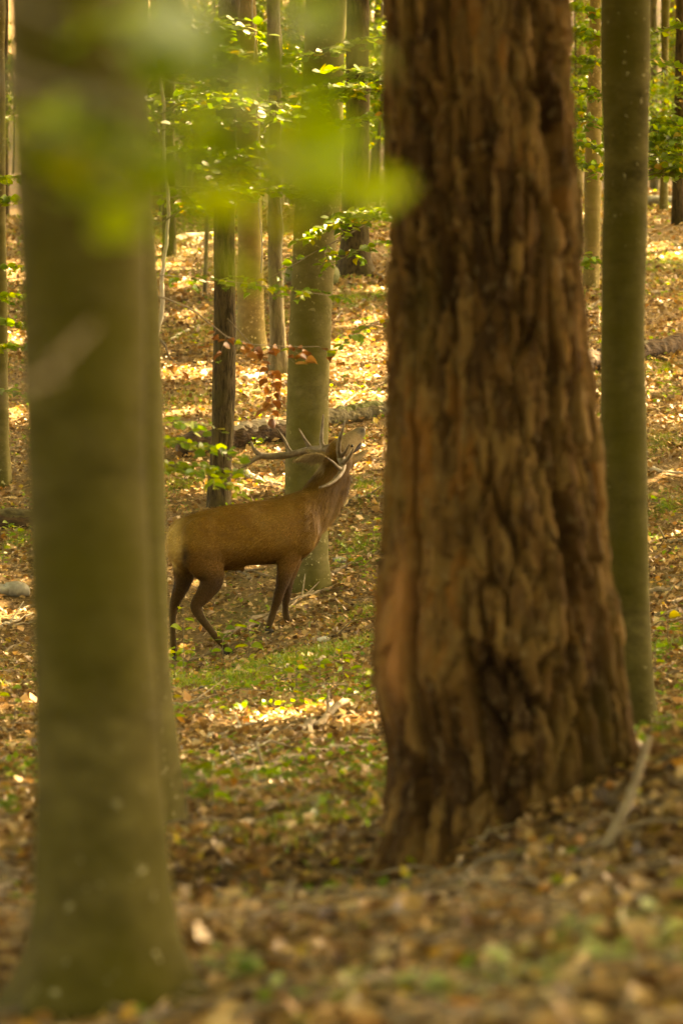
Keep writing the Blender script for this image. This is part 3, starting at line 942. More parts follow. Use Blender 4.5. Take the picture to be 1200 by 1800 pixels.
# bush right edge: its stem stands behind the smooth trunk
b = on_ground(1112, 31)
s = Sapling('bushy young beech half hidden behind the smooth green-grey trunk', b)
s.stem([b, P(1108, 600, 31), P(1112, 120, 31)], .02, .008)
for q in range(11):
    jspray(s, 1112, 225 + 9 * q, 31, 1205 + rng.uniform(-25, 25), 214 + 10 * q, 31 + rng.uniform(-.4, .4), twigs=7, leaves=6, tw_len=.22, size=.085, yellow=.06, tilt=1.0, start=.3)
jspray(s, 1112, 80, 31, 1200, 40, 31, twigs=6, leaves=6, tw_len=.2, size=.08, yellow=.5, tilt=.8)
jspray(s, 1112, 110, 31, 1195, 120, 31.5, twigs=6, leaves=6, tw_len=.2, size=.08, yellow=.4, tilt=.8)
s.done()

# left edge sapling
b = on_ground(-40, 30)
s = Sapling('sunlit young beech at the shaded side of the thick blurred beech', b)
s.stem([b, P(-36, 700, 30), P(-44, 250, 30)], .02, .01)
for r in (310, 350, 470, 520, 570, 610):
    jspray(s, -38, r + 10, 30, 36, r, 29.8, twigs=5, leaves=6, tw_len=.2, size=.075, yellow=.6, tilt=.9)
jspray(s, -36, 690, 30, 40, 690, 30, twigs=4, leaves=4, tw_len=.16)
s.done()

# hanging vines
for pts, lab in (([(443, -60, 31), (447, 80, 31), (452, 200, 31), (455, 290, 31), (460, 480, 31)], 'pale hanging vine before the tan-barked beech'),
                 ([(492, -60, 33), (494, 150, 33), (495, 350, 33), (497, 520, 33)], 'pale hanging vine before the thin crooked trunk')):
    p = smooth_line(px(*pts), 40); p[:, 0] += .01 * np.sin(np.arange(40) * .9)
    b = p[-1].copy()
    v, f, t = tube(p - b, np.full(40, .006), 6)
    tag(obj('hanging_vine', mesh_np('hanging_vine', v, tri(f, t)), M_stick_pale, loc=b), lab, 'vine')

# far undergrowth: young trees with leaf clouds
fu = np.random.default_rng(61)
for i in range(64):
    d = fu.uniform(58, 128)
    col = fu.uniform(200, 700) if i % 10 < 7 else (fu.uniform(1000, 1220) if i % 10 < 9 else fu.uniform(-30, 60))
    p = on_ground(col, d)
    h = fu.uniform(2.2, 5.2)
    root = thing('young_tree', 'leafy young tree in the far undergrowth up the slope', 'young tree', p, 'far leafy undergrowth')
    v, f, t = tube(smooth_line([[0, 0, -.1], [.05, 0, h * .5], [fu.uniform(-.3, .3), 0, h]], 10), np.linspace(.035, .01, 10), 6)
    obj('stem', mesh_np('stem', v, tri(f, t)), M_far_bark, root)
    n = 1300
    nb = 16
    cz = fu.uniform(.45, 1, nb) * h; ca = fu.uniform(0, 6.28, nb); cl = fu.uniform(.3, 1.5, nb)
    k = fu.integers(0, nb, n); s_ = fu.uniform(.1, 1, n)
    c = np.c_[np.cos(ca[k]) * cl[k] * s_, np.sin(ca[k]) * cl[k] * s_, cz[k] + .12 * s_] + fu.normal(size=(n, 3)) * np.array([.2, .2, .05])
    nr = rand_dir(n) * .8 + np.array([0, -.3, .9])
    V, F = leaf_array(c, rand_dir(n, .4), unit(nr), fu.uniform(.07, .13, n), T_LIT_V, T_LIT_F)
    obj('crown', mesh_np('crown', V, F, {'rnd': np.repeat(fu.uniform(0, 1, n), len(T_LIT_V))}), M_leaf, root, kind='stuff')


# ------------------------------------------------------------------ the stag
FWD = np.array([math.cos(YAW), math.sin(YAW), 0]); LEFT = np.array([-math.sin(YAW), math.cos(YAW), 0])


def DP(c, r, dd):
    return P(c, r, D0 + dd)


def axis_dd(c):
    return (c - 430) / 195 * math.tan(YAW)


def ringloft(rings, n=28):
    """rings: (centre, u-vector scaled, v-vector scaled) -> closed triangles"""
    th = np.linspace(0, 2 * np.pi, n, endpoint=False)
    V = np.concatenate([c + np.cos(th)[:, None] * u + np.sin(th)[:, None] * v for c, u, v in rings])
    m = len(rings); F = []
    a = np.arange(n); b = (a + 1) % n
    for i in range(m - 1):
        F.append(np.c_[i * n + a, i * n + b, (i + 1) * n + b]); F.append(np.c_[i * n + a, (i + 1) * n + b, (i + 1) * n + a])
    V = np.concatenate([V, [rings[0][0]], [rings[-1][0]]])
    F.append(np.c_[np.full(n, m * n), b, a]); F.append(np.c_[np.full(n, m * n + 1), (m - 1) * n + a, (m - 1) * n + b])
    return V, np.concatenate(F)


def limb(pts, rads, wid=None, n=18, ns=None):
    """tapered elliptical limb in the deer's side plane: radii along the body and sideways"""
    pts = np.array(pts, float); ns = ns or len(pts) * 4
    p = smooth_line(pts, ns); r = np.interp(np.linspace(0, len(pts) - 1, ns), np.arange(len(pts)), rads)
    w = r * .85 if wid is None else np.interp(np.linspace(0, len(pts) - 1, ns), np.arange(len(pts)), wid)
    t = unit(np.gradient(p, axis=0))
    rings = []
    for i in range(ns):
        v = unit(LEFT - t[i] * np.dot(LEFT, t[i])); u = np.cross(v, t[i])
        rings.append((p[i], u * r[i], v * w[i]))
    # rounded ends
    rings.insert(0, (p[0] - t[0] * r[0] * .5, rings[0][1] * .6, rings[0][2] * .6))
    rings.append((p[-1] + t[-1] * r[-1] * .5, rings[-1][1] * .6, rings[-1][2] * .6))
    return ringloft(rings, n)


def build_stag():
    base = np.array([DP(430, 1130, 0)[0], D0, 0]); base[2] = g1(base[0], base[1])
    parts = []
    # torso
    T = [(300, 941, 972, .07), (306, 926, 985, .13), (320, 913, 998, .19), (342, 902, 1006, .225), (370, 894, 1004, .24), (400, 888, 999, .255), (440, 883, 994, .272), (478, 876, 992, .268), (505, 869, 989, .245), (528, 862, 984, .215), (545, 857, 970, .17), (558, 862, 952, .12), (564, 880, 935, .06)]
    U = np.linspace(0, len(T) - 1, 50); A = np.array(T, float)
    ts = smooth_line(A, 50)
    rings = []
    for c, t0, b0, w in ts:
        ce = DP(c, (t0 + b0) / 2, axis_dd(c)); hh = (b0 - t0) / 2 / FPX * D0
        rings.append((ce, np.array([0, 0, 1.0]) * hh, LEFT * w))
    parts.append(ringloft(rings, 36))
    # shoulder and haunch masses
    for (c, r, sd, a, bq, w) in [(515, 930, -1, .19, .26, .095), (515, 930, 1, .19, .26, .095), (350, 955, -1, .24, .25, .10), (342, 955, 1, .22, .25, .10)]:
        ce = DP(c, r, axis_dd(c)) + LEFT * sd * .14
        rg = []
        for q in np.linspace(-1, 1, 15):
            k = math.sqrt(max(.0004, 1 - q * q)); rg.append((ce + np.array([0, 0, 1]) * q * bq, FWD * a * k, LEFT * w * k))
        parts.append(ringloft(rg, 20))
    # neck
    nk = [(528, 915, .24, .17), (550, 893, .205, .15), (566, 868, .165, .125), (581, 840, .140, .105), (593, 816, .125, .098), (600, 803, .11, .092)]
    parts.append(limb([DP(c, r, axis_dd(c)) for c, r, a, w in nk], [q[2] for q in nk], [q[3] for q in nk], 26, 30))
    # throat mane
    parts.append(limb([DP(c, r, axis_dd(c)) for c, r in [(560, 925), (582, 892), (597, 862), (608, 838)]], [.07, .085, .075, .05], [.07, .085, .08, .05], 18))
    # head
    hd = [(580, 806, .06, .06), (588, 799, .098, .088), (599, 790, .108, .098), (609, 781, .096, .090), (618, 773, .078, .070), (626, 766, .066, .056), (632, 761, .060, .052), (636.5, 757, .048, .045)]
    parts.append(limb([DP(c, r, axis_dd(c)) for c, r, a, w in hd], [q[2] for q in hd], [q[3] for q in hd], 24, 40))
    jw = [(600, 818, .065, .07), (613, 812, .052, .052), (625, 806, .038, .04), (635, 799, .030, .034), (643, 793, .023, .029)]
    parts.append(limb([DP(c, r, axis_dd(c)) for c, r, a, w in jw], [q[2] for q in jw], [q[3] for q in jw], 18))
    # brow ridges and pedicles
    for c, r, dd in ((581, 786, .08), (600, 800, -.11)):
        parts.append(limb([DP(596, 795, axis_dd(596) + dd * .3), DP(c, r, axis_dd(c) + dd)], [.05, .03], [.05, .03], 14))
    # ears: leaf-shaped, slightly cupped
    def ear(b, tip, wmax, up):
        b = np.array(b); tip = np.array(tip); ax = unit(tip - b); L = np.linalg.norm(tip - b)
        s = unit(np.cross(ax, up)); q = np.cross(s, ax)
        rg = []
        for f, w in zip(np.linspace(0, 1, 12), [.32, .5, .72, .9, 1, 1, .95, .86, .72, .54, .32, .08]):
            rg.append((b + ax * L * f + s * .03 * math.sin(f * 3.1), q * wmax * w, s * .016))
        return ringloft(rg, 16)
    parts.append(ear(DP(578, 805, axis_dd(580) - .11), DP(514, 812, axis_dd(560) - .26), .068, np.array([0, -.85, .5])))
    parts.append(ear(DP(578, 795, axis_dd(580) + .10), DP(536, 789, axis_dd(560) + .30), .052, np.array([0, .85, .5])))
    # tail
    parts.append(limb([DP(304, 935, axis_dd(304)), DP(299, 950, axis_dd(300) - .02), DP(302, 968, axis_dd(300) - .03), DP(310, 984, axis_dd(304) - .04)], [.03, .036, .032, .012], [.035, .04, .03, .012], 12))
    # sheath
    parts.append(limb([DP(395, 990, axis_dd(395)), DP(415, 994, axis_dd(415)), DP(428, 1002, axis_dd(428))], [.07, .05, .02], [.06, .04, .02], 12))
    # legs
    def leg(js):
        return limb([DP(c, r, dd) for c, r, dd, a, w in js], [q[3] for q in js], [q[4] for q in js], 18, len(js) * 5)
    nh = lambda c: axis_dd(c) - .13
    fh = lambda c: axis_dd(c) + .13
    parts.append(leg([(350, 955, nh(350), .22, .11), (362, 990, nh(362), .175, .10), (372, 1018, nh(370), .115, .078), (361, 1042, nh(360), .083, .055), (345, 1064, nh(345), .058, .042), (351, 1082, nh(350), .044, .034), (366, 1102, nh(366), .034, .028), (380, 1120, nh(380), .034, .03), (391, 1132, nh(391), .030, .028), (398, 1140, nh(400), .036, .034)]))
    parts.append(leg([(332, 960, fh(332), .19, .10), (326, 995, fh(326), .13, .085), (321, 1025, fh(321), .080, .06), (309, 1056, fh(309), .052, .042), (304, 1080, fh(304), .038, .033), (304, 1108, fh(304), .030, .027), (305, 1132, fh(305), .034, .03), (307, 1144, fh(307), .029, .027), (309, 1152, fh(309), .036, .033)]))
    parts.append(leg([(516, 940, nh(516), .17, .08), (508, 975, nh(508), .12, .075), (501, 1005, nh(501), .080, .058), (493, 1035, nh(493), .050, .044), (487, 1056, nh(487), .047, .042), (482, 1072, nh(482), .034, .030), (476, 1090, nh(476), .036, .032), (473, 1099, nh(473), .028, .027), (472, 1104, nh(472), .035, .033)]))
    parts.append(leg([(515, 950, fh(515), .15, .075), (512, 990, fh(512), .09, .065), (506, 1020, fh(506), .058, .046), (503, 1048, fh(503), .042, .038), (502, 1066, fh(502), .032, .029), (503, 1084, fh(503), .034, .031), (506, 1092, fh(506), .028, .027), (509, 1099, fh(509), .035, .033)]))
    V, F = merge(parts)
    me = mesh_np('stag_rough', V - base, F)
    tmp = bpy.data.objects.new('stag_rough', me); COL.objects.link(tmp)
    r = tmp.modifiers.new('r', 'REMESH'); r.mode = 'VOXEL'; r.voxel_size = .0125
    sm = tmp.modifiers.new('s', 'SMOOTH'); sm.factor = .5; sm.iterations = 9
    dg = bpy.context.evaluated_depsgraph_get(); dg.update()
    body = bpy.data.meshes.new_from_object(tmp.evaluated_get(dg))
    bpy.data.objects.remove(tmp); bpy.data.meshes.remove(me)
    body.name = 'body'
    n = len(body.vertices)
    co = np.empty(n * 3, np.float32); body.vertices.foreach_get('co', co); co = co.reshape(-1, 3).astype(float)
    nr = np.empty(n * 3, np.float32); body.vertices.foreach_get('normal', nr); nr = nr.reshape(-1, 3).astype(float)
    W = co + base
    c_ = 600 + W[:, 0] / W[:, 1] * FPX; r_ = 900 - (W[:, 2] - CAMZ) / W[:, 1] * FPX
    lat = ((W - DP(430, 900, 0)) @ LEFT)

    def sm_(x, a, b):
        t = np.clip((x - a) / (b - a), 0, 1); return t * t * (3 - 2 * t)
    colr = np.tile(np.array([.132, .063, .010]), (n, 1))

    def blend(m, c):
        colr[:] = colr * (1 - m[:, None]) + np.array(c) * m[:, None]
    nz = fbm(W * 9, 5, 3)
    blend(.45 * sm_(nz, -.3, .5), (.175, .098, .024))
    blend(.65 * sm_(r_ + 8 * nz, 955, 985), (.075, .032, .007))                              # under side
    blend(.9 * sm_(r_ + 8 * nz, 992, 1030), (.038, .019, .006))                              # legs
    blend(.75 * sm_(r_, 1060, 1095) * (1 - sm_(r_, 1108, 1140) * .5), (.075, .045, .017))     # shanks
    blend(.55 * sm_(c_ * .5 - r_ + 6 * nz, -612, -560) * (r_ < 990), (.085, .040, .009))       # neck
    blend(.8 * sm_(-(c_ + .0 * r_) + 5 * nz, -566, -545) * sm_(-r_, -856, -835), (.075, .04, .02))   # nape
    blend(.5 * sm_(fbm(W * np.array([3.5, 3.5, 5]), 8, 3), .0, .5) * (r_ < 990), (.085, .038, .008))
    rump = sm_(-c_ + 7 * nz, -334, -304) * sm_(-r_, -1012, -985)
    blend(.85 * rump, (.42, .27, .09))
    blend(.9 * np.exp(-(((c_ - 326) / 7) ** 2 + ((r_ - 978) / 17) ** 2)) * (lat < 0), (.03, .016, .008))  # shade of the crease beside the rump, painted into the coat
    hd_ = sm_(c_ + -r_, -196, -178) * (r_ < 830)
    blend(.8 * hd_, (.27, .19, .10))
    blend(.8 * sm_(c_ - r_, -140, -126), (.15, .125, .085))                                    # muzzle
    blend(.9 * np.exp(-(((c_ - 637) / 4) ** 2 + ((r_ - 757) / 5) ** 2)), (.03, .025, .02))
    earm = ((c_ < 572) & (r_ < 830) & (r_ > 770))
    blend(earm * .85, (.25, .175, .085))
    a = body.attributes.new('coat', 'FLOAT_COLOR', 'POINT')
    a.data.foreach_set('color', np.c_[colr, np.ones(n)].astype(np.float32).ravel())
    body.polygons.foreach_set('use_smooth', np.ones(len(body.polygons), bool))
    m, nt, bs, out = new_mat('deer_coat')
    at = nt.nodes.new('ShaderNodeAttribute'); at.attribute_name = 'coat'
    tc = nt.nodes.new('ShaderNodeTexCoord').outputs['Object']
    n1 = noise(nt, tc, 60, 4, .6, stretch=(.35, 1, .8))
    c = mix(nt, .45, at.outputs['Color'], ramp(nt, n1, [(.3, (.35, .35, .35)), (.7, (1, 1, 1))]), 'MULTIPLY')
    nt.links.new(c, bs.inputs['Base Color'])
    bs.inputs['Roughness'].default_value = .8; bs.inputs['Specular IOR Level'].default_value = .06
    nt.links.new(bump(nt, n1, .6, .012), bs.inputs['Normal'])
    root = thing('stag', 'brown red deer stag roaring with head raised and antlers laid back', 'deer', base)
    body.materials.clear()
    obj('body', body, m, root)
    # short coat as fine hair blades
    N = 60000
    pick = rng.integers(0, n, N)
    long_ = np.where((c_[pick] > 540) & (r_[pick] > 800) & (r_[pick] < 930), .075, .022)
    long_ = np.where(r_[pick] > 1040, .008, long_) * rng.uniform(.6, 1.2, N)
    flow = np.where((c_[pick] > 548)[:, None], np.array([-.35, -.1, -.95]), -FWD * .8 + np.array([0, 0, -.55]))
    flow = np.where((r_[pick] > 1010)[:, None], np.array([-.1, 0, -1.0]), flow)
    flow = unit(flow + rng.normal(size=(N, 3)) * .18)
    nn = nr[pick]
    dirn = unit(flow - nn * (flow * nn).sum(1, keepdims=True) * .95 + nn * .22)
    s_ = unit(np.cross(dirn, nn + rng.normal(size=(N, 3)) * .2))
    p0 = co[pick] + rng.normal(size=(N, 3)) * .004
    HV = np.stack([p0 - s_ * .0021, p0 + s_ * .0021, p0 + dirn * long_[:, None]], 1).reshape(-1, 3)
    ok = ~((c_[pick] > 618) & (r_[pick] < 815))
    HF = np.arange(N * 3).reshape(-1, 3)[ok]
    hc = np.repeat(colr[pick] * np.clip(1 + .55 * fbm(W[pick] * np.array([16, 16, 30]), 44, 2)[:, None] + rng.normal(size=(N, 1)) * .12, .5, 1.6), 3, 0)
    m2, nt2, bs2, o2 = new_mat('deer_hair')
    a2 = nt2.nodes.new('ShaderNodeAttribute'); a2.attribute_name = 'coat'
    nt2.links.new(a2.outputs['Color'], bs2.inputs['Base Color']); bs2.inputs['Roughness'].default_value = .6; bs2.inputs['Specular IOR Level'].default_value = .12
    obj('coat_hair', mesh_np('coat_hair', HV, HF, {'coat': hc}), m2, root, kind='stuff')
    # antlers
    M_ant = simple_mat('antler_bone', (.07, .045, .02), (.18, .13, .075), 18, rough=.6, bs_=.5, bd=.006)

    def tine(pts, r0, r1, n=12):
        p = smooth_line([DP(c, r, dd) for c, r, dd in pts], n) - base
        f = np.linspace(0, 1, n)
        v, fq, t = tube(p, 1.55 * (r0 + (r1 - r0) * f ** 1.1), 9, seed=4, amp=.14, freq=30)
        return v, tri(fq, t)
    h = axis_dd(590)
    far = [tine([(582, 787, h + .08), (570, 789, h + .14), (545, 791, h + .26), (520, 797, h + .34), (495, 801, h + .37), (470, 802, h + .36), (455, 800, h + .34)], .024, .019, 26),
           tine([(458, 801, h + .34), (450, 794, h + .34), (445, 787, h + .33), (441, 776, h + .31)], .018, .005),
           tine([(460, 801, h + .34), (450, 806, h + .33), (438, 815, h + .30), (424, 823, h + .26)], .018, .005),
           tine([(570, 788, h + .12), (565, 778, h + .16), (566, 755, h + .20), (568, 729, h + .18)], .017, .004),
           tine([(546, 790, h + .25), (541, 781, h + .27), (534, 770, h + .27), (525, 753, h + .25)], .016, .004),
           tine([(512, 797, h + .34), (506, 788, h + .36), (501, 775, h + .36), (487, 754, h + .34)], .016, .004)]
    near = [tine([(599, 804, h - .10), (602, 818, h - .2), (600, 829, h - .32), (592, 840, h - .46), (578, 851, h - .58), (562, 857, h - .66)], .024, .007, 24),
            tine([(599, 806, h - .12), (595, 792, h - .18), (597, 772, h - .26), (603, 752, h - .30), (606, 738, h - .30)], .018, .004),
            tine([(600, 803, h - .12), (606, 795, h - .24), (614, 781, h - .36)], .014, .004),
            tine([(602, 816, h - .2), (611, 806, h - .34), (617, 797, h - .42), (621, 788, h - .48)], .015, .004),
            tine([(600, 826, h - .28), (593, 821, h - .38), (583, 811, h - .48), (573, 804, h - .55)], .015, .004)]
    for a_, lab in ((far, 'long antler swept back over the shoulder'), (near, 'antler curving out toward the viewer')):
        V, F = merge(a_)
        o = obj('antler', mesh_np('antler', V, F), M_ant, root); o['label'] = lab
    # eye
    me_, nte, be, oe = new_mat('deer_eye')
    be.inputs['Base Color'].default_value = (.01, .007, .005, 1); be.inputs['Roughness'].default_value = .08
    for sd in (-1, 1):
        ce = DP(611, 784, axis_dd(611)) + LEFT * sd * .083 - base
        rg = []
        for q in np.linspace(-1, 1, 9):
            k = math.sqrt(max(.0004, 1 - q * q)) * .017; rg.append((ce + np.array([0, 0, 1]) * q * .015, FWD * k, LEFT * k))
        V, F = ringloft(rg, 12)
        obj('eye', mesh_np('eye', V, F), me_, root)
    # dark solid in the jaw gap, coloured like the shade inside
    rgm = [(DP(c, r, axis_dd(c)) - base, np.array([-.5, 0, 1.0]) * a, LEFT * w) for c, r, a, w in ((612, 797, .016, .028), (621, 791, .024, .034), (629, 785, .026, .034), (635, 780, .012, .02))]
    V, F = ringloft(rgm, 14)
    mm, ntm, bm_, om = new_mat('deer_mouth_shade'); bm_.inputs['Base Color'].default_value = (.03, .012, .008, 1); bm_.inputs['Roughness'].default_value = .5
    obj('mouth_shade', mesh_np('mouth_shade', V, F), mm, root)
    # nose pad with nostrils
    ce = DP(638, 757.5, axis_dd(638)) - base
    rg = [(ce + FWD * q * .02, np.array([0, 0, 1]) * .034 * k, LEFT * .036 * k) for q, k in ((-1, .8), (-.4, 1), (.2, .95), (.7, .6), (.9, .2))]
    V, F = ringloft(rg, 16)
    mn, ntn, bn, on_ = new_mat('deer_nose'); bn.inputs['Base Color'].default_value = (.025, .02, .016, 1); bn.inputs['Roughness'].default_value = .4
    obj('nose', mesh_np('nose', V, F), mn, root)
    # cloven hooves
    M_hoof = simple_mat('hoof_horn', (.018, .014, .01), (.05, .04, .028), 20, rough=.5)
    for kx, (c, r, dd) in FEET.items():
        ft = DP(c, r, dd); gz = g1(ft[0], ft[1])
        tp = {'nh': DP(399, 1141, nh(400)), 'fh': DP(309, 1153, fh(309)), 'nf': DP(472, 1105, nh(472)), 'ff': DP(509, 1100, fh(509))}[kx]
        toes = []
        for sd in (-1, 1):
            tpp = tp + LEFT * sd * .016
            bt = np.array([tp[0], tp[1], min(gz, tp[2] - .03)]) + LEFT * sd * .019 + FWD * .03
            rg = [(tpp, FWD * .030, LEFT * .016), (tpp * .5 + bt * .5, FWD * .042, LEFT * .018), (bt + np.array([0, 0, .008]), FWD * .052, LEFT * .019), (bt - np.array([0, 0, .01]), FWD * .048, LEFT * .017)]
            V, F = ringloft([(x - base, y, zq) for x, y, zq in rg], 14)
            toes.append((V, F))
        V, F = merge(toes)
        obj('hoof', mesh_np('hoof', V, F), M_hoof, root)


build_stag()


# ------------------------------------------------------------------ fallen logs
def ground_line(cols_rows, lift, n):
    """polyline laid on the ground through photo points (col,row)"""
    pts = []
    for c, r in cols_rows:
        d = row_to_d(c, r)
        pts.append(on_ground(c, d))
    p = smooth_line(pts, n)
    p[:, 2] = np.maximum(p[:, 2], ground(p[:, 0], p[:, 1])) * .3 + ground(p[:, 0], p[:, 1]) * .7 + lift
    return p


def log(name, label, cr_, rad, mat, taper=.8, n=40, amp=.12, seed=3, cat='log', sides=20, lift=None):
    p = ground_line(cr_, rad * .75 if lift is None else lift, n)
    b = p[len(p) // 2].copy(); b[2] = g1(b[0], b[1])
    v, f, t = tube(p - b, np.linspace(rad, rad * taper, n), sides, seed=seed, amp=amp, freq=4)
    return tag(obj(name, mesh_np(name, v, tri(f, t)), mat, loc=b), label, cat), p, b


def log_parts(label, cr_, rad, m_body, m_top, seed, taper=.9, top_span=(.1, .9), lift=None, top_label=None):
    p = ground_line(cr_, rad * .7 if lift is None else lift, 46)
    b = p[23].copy(); b[2] = g1(b[0], b[1])
    root = thing('fallen_log', label, 'log', b)
    p2 = smooth_line(p, 150)
    v, f, t = tube(p2 - b, np.linspace(rad, rad * taper, 150), 26, seed=seed, amp=.3, freq=9)
    obj('bark', mesh_np('bark', v, tri(f, t)), m_body, root)
    a, z = int(top_span[0] * 45), int(top_span[1] * 45)
    q = p[a:z] - b + np.array([0, -.02, rad * .55])
    w = rad * .62 * np.sin(np.linspace(.25, 2.9, len(q))) ** .5
    q = smooth_line(q, 110); w = rad * .62 * np.sin(np.linspace(.25, 2.9, 110)) ** .5
    v, f, t = tube(q, w, 22, seed=seed + 9, amp=.6, freq=11)
    o = obj('bare_wood' if m_top is M_wood_pale else 'moss', mesh_np('top', v, tri(f, t)), m_top, root)
    return root


log_parts('rotten brown log with a bare pale top left of the large grey beech', [(318, 804), (415, 786), (515, 772)], .145, M_rot, M_wood_pale, 5, top_span=(.42, .97))
log_parts('greenish mossy log lying between the large grey beech and the pine', [(560, 752), (620, 740), (720, 724)], .11, M_log_moss, M_moss, 8, top_span=(.2, .8))
log_parts('crumbling dark log on the slope right of the smooth green-grey trunk', [(1020, 660), (1120, 636), (1230, 614)], .15, M_rot, M_log_moss, 12, top_span=(.3, .6))
log_parts('brown log crossing behind the foot of the grey trunk by the blurred beech', [(-60, 928), (30, 928), (120, 918)], .10, M_rot, M_log_moss, 15, top_span=(.1, .9))
log('pale_log', 'sun-bleached thin log far up the slope beside the dark slender trunk', [(300, 428), (340, 420), (400, 414)], .07, M_wood_pale, sides=12)

# mossy stump and stones
def rock(label, col, row, rx, ry, rz, mat, name='stone', seed=1, cat='stone', group=None):
    d = row_to_d(col, row); b = on_ground(col, d)
    th = np.linspace(0, 2 * np.pi, 16, endpoint=False)
    rg = []
    for q in np.linspace(-1, 1, 11):
        k = max(.02, 1 - abs(q) ** 2.6) ** .5
        rg.append((np.array([0, 0, rz * (.35 + .65 * q)]), np.array([rx * k, 0, 0]), np.array([0, ry * k, 0])))
    V, F = ringloft(rg, 16)
    V = V * (1 + .28 * fbm(V / max(rx, ry) * 1.7, seed, 3))[:, None]
    return tag(obj(name, mesh_np(name, V, F), mat, loc=b), label, cat, group)


rock('mossy rock at the foot of the mossy-footed tree', 552, 500, .42, .4, .38, M_moss, 'mossy_rock', 3)
rock('pale stone in the grass in front of the stag', 570, 1128, .06, .05, .035, M_stone, seed=4)
rock('white pebble by the left root of the pine', 655, 1580, .022, .02, .02, M_stone, seed=5)
rock('flat pale stone in the leaves before the pine', 728, 1648, .055, .05, .014, M_stone, seed=6)
rock('grey boulder beside the thick blurred beech, on its shaded side', 30, 1046, .13, .12, .11, M_stone_d, 'boulder', 7)
rock('low dark boulder tucked behind the grey boulder', 2, 1045, .14, .12, .08, M_stone_d, 'boulder', 8)
rock('grey stone half sunk at the roots of the large grey beech', 596, 990, .07, .07, .05, M_stone_d, seed=9)
rock('pale slab on the slope under the bushy young beech', 1160, 362, .5, .5, .2, M_stone_d, 'boulder', 10)

# ------------------------------------------------------------------ fallen branches
def stick(label, cr_, r, mat=None, lift=None, name='fallen_branch', forks=1, group=None, n=20):
    p = ground_line(cr_, r * .8 + .012 if lift is None else lift, n)
    p = p + rng.normal(size=p.shape) * r * .35
    b = p[0].copy()
    v, f, t = tube(p - b, np.linspace(r, r * .45, n), 8, seed=int(rng.integers(1, 99)), amp=.25, freq=9)
    parts = [(v, tri(f, t))]
    for q in range(forks):
        k = int(rng.integers(n // 3, n - 4)); ax = unit(p[k + 1] - p[k])
        e = p[k] + ax * rng.uniform(.15, .4) + np.array([rng.uniform(-.2, .2), rng.uniform(-.25, .25), rng.uniform(.02, .16)])
        v, f, t = tube(smooth_line([p[k], (p[k] + e) / 2, e], 6) - b, np.linspace(r * .5, r * .2, 6), 6)
        parts.append((v, tri(f, t)))
    V, F = merge(parts)
    return tag(obj(name, mesh_np(name, V, F), mat or M_stick, loc=b), label, 'branch', group)


S_ = [('long bent branch running from under the stag to the large grey beech', [(380, 1128), (450, 1095), (520, 1062), (602, 1032)], .028),
      ('second branch lying along the long bent branch below the large beech', [(425, 1112), (500, 1078), (560, 1040)], .02),
      ('straight bare branch right of the large grey beech foot', [(582, 1012), (620, 995), (668, 976)], .02),
      ('short curved branch behind the stag\'s belly', [(405, 1000), (425, 1012), (440, 1022)], .03),
      ('pale curved branch on the ground under the long antler', [(430, 838), (455, 850), (492, 860)], .03),
      ('thin branch sloping in the litter beside the stag\'s throat', [(610, 890), (640, 880), (672, 878)], .025),
      ('grey branch slanting up toward the pine below the sunlit patch', [(520, 1296), (570, 1275), (640, 1232), (668, 1222)], .03),
      ('long low branch half buried before the slim beech', [(330, 1385), (440, 1368), (540, 1335), (660, 1315)], .028),
      ('branch in the grass before the pine', [(395, 1475), (460, 1450), (540, 1420), (600, 1400)], .024),
      ('dark stick beside the slim beech at sunlit patch', [(298, 1245), (330, 1243), (372, 1240)], .015),
      ('crooked branch on bright litter behind the dark slender trunk', [(300, 600), (340, 580), (372, 570)], .025),
      ('bright root-like branch at the foot of the thin crooked trunk', [(430, 672), (460, 664), (482, 650)], .04),
      ('long twig slanting over litter above the mossy log', [(600, 720), (640, 690), (690, 668)], .015),
      ('fallen branch leaning on the slope under the mossy-footed tree', [(625, 455), (650, 485), (690, 500)], .03),
      ('pale branch on the ground left of the blurred beech', [(-10, 1112), (25, 1098), (60, 1085)], .018),
      ('dark branch at the blurred beech\'s shaded side, low on the slope', [(-20, 1580), (20, 1568), (70, 1560)], .022),
      ('pale forked branch right of the smooth green-grey trunk', [(1130, 828), (1165, 835), (1210, 842)], .022),
      ('stub-ended branch poking past the smooth green-grey trunk', [(1135, 962), (1160, 955), (1184, 946)], .022),
      ('long weathered branch right of the smooth trunk, lower down', [(1140, 1048), (1175, 1042), (1215, 1030)], .025),
      ('dark branch above the crumbling log', [(1140, 520), (1170, 515), (1215, 505)], .03),
      ('brown stick under the leafy young beech gap', [(1020, 552), (1040, 545), (1062, 532)], .035),
      ('knobbly stick below the pine gap', [(1020, 588), (1040, 582), (1062, 570)], .03),
      ('thin twig lying below the crumbling log', [(1140, 628), (1180, 640), (1215, 648)], .02)]
for i, (lab, cr_, r) in enumerate(S_):
    stick(lab, cr_, r, M_stick_pale if 'pale' in lab or 'bright' in lab else M_stick, forks=1 + i % 2)
sr_ = np.random.default_rng(71)
for i in range(26):
    c0 = sr_.uniform(300, 660) if i % 3 else sr_.choice([sr_.uniform(1140, 1200), sr_.uniform(0, 40)])
    r0_ = sr_.uniform(560, 1420); L_ = 4200 / row_to_d(c0, r0_) * sr_.uniform(.5, 1.1)
    stick('thin weathered branch lying on the leaf litter of the slope', [(c0, r0_), (c0 + L_ * .5, r0_ - L_ * sr_.uniform(.1, .25)), (c0 + L_, r0_ - L_ * sr_.uniform(.2, .4))], sr_.uniform(.010, .018), M_stick_pale if i % 3 == 1 else M_stick, group='thin fallen branches on the slope')
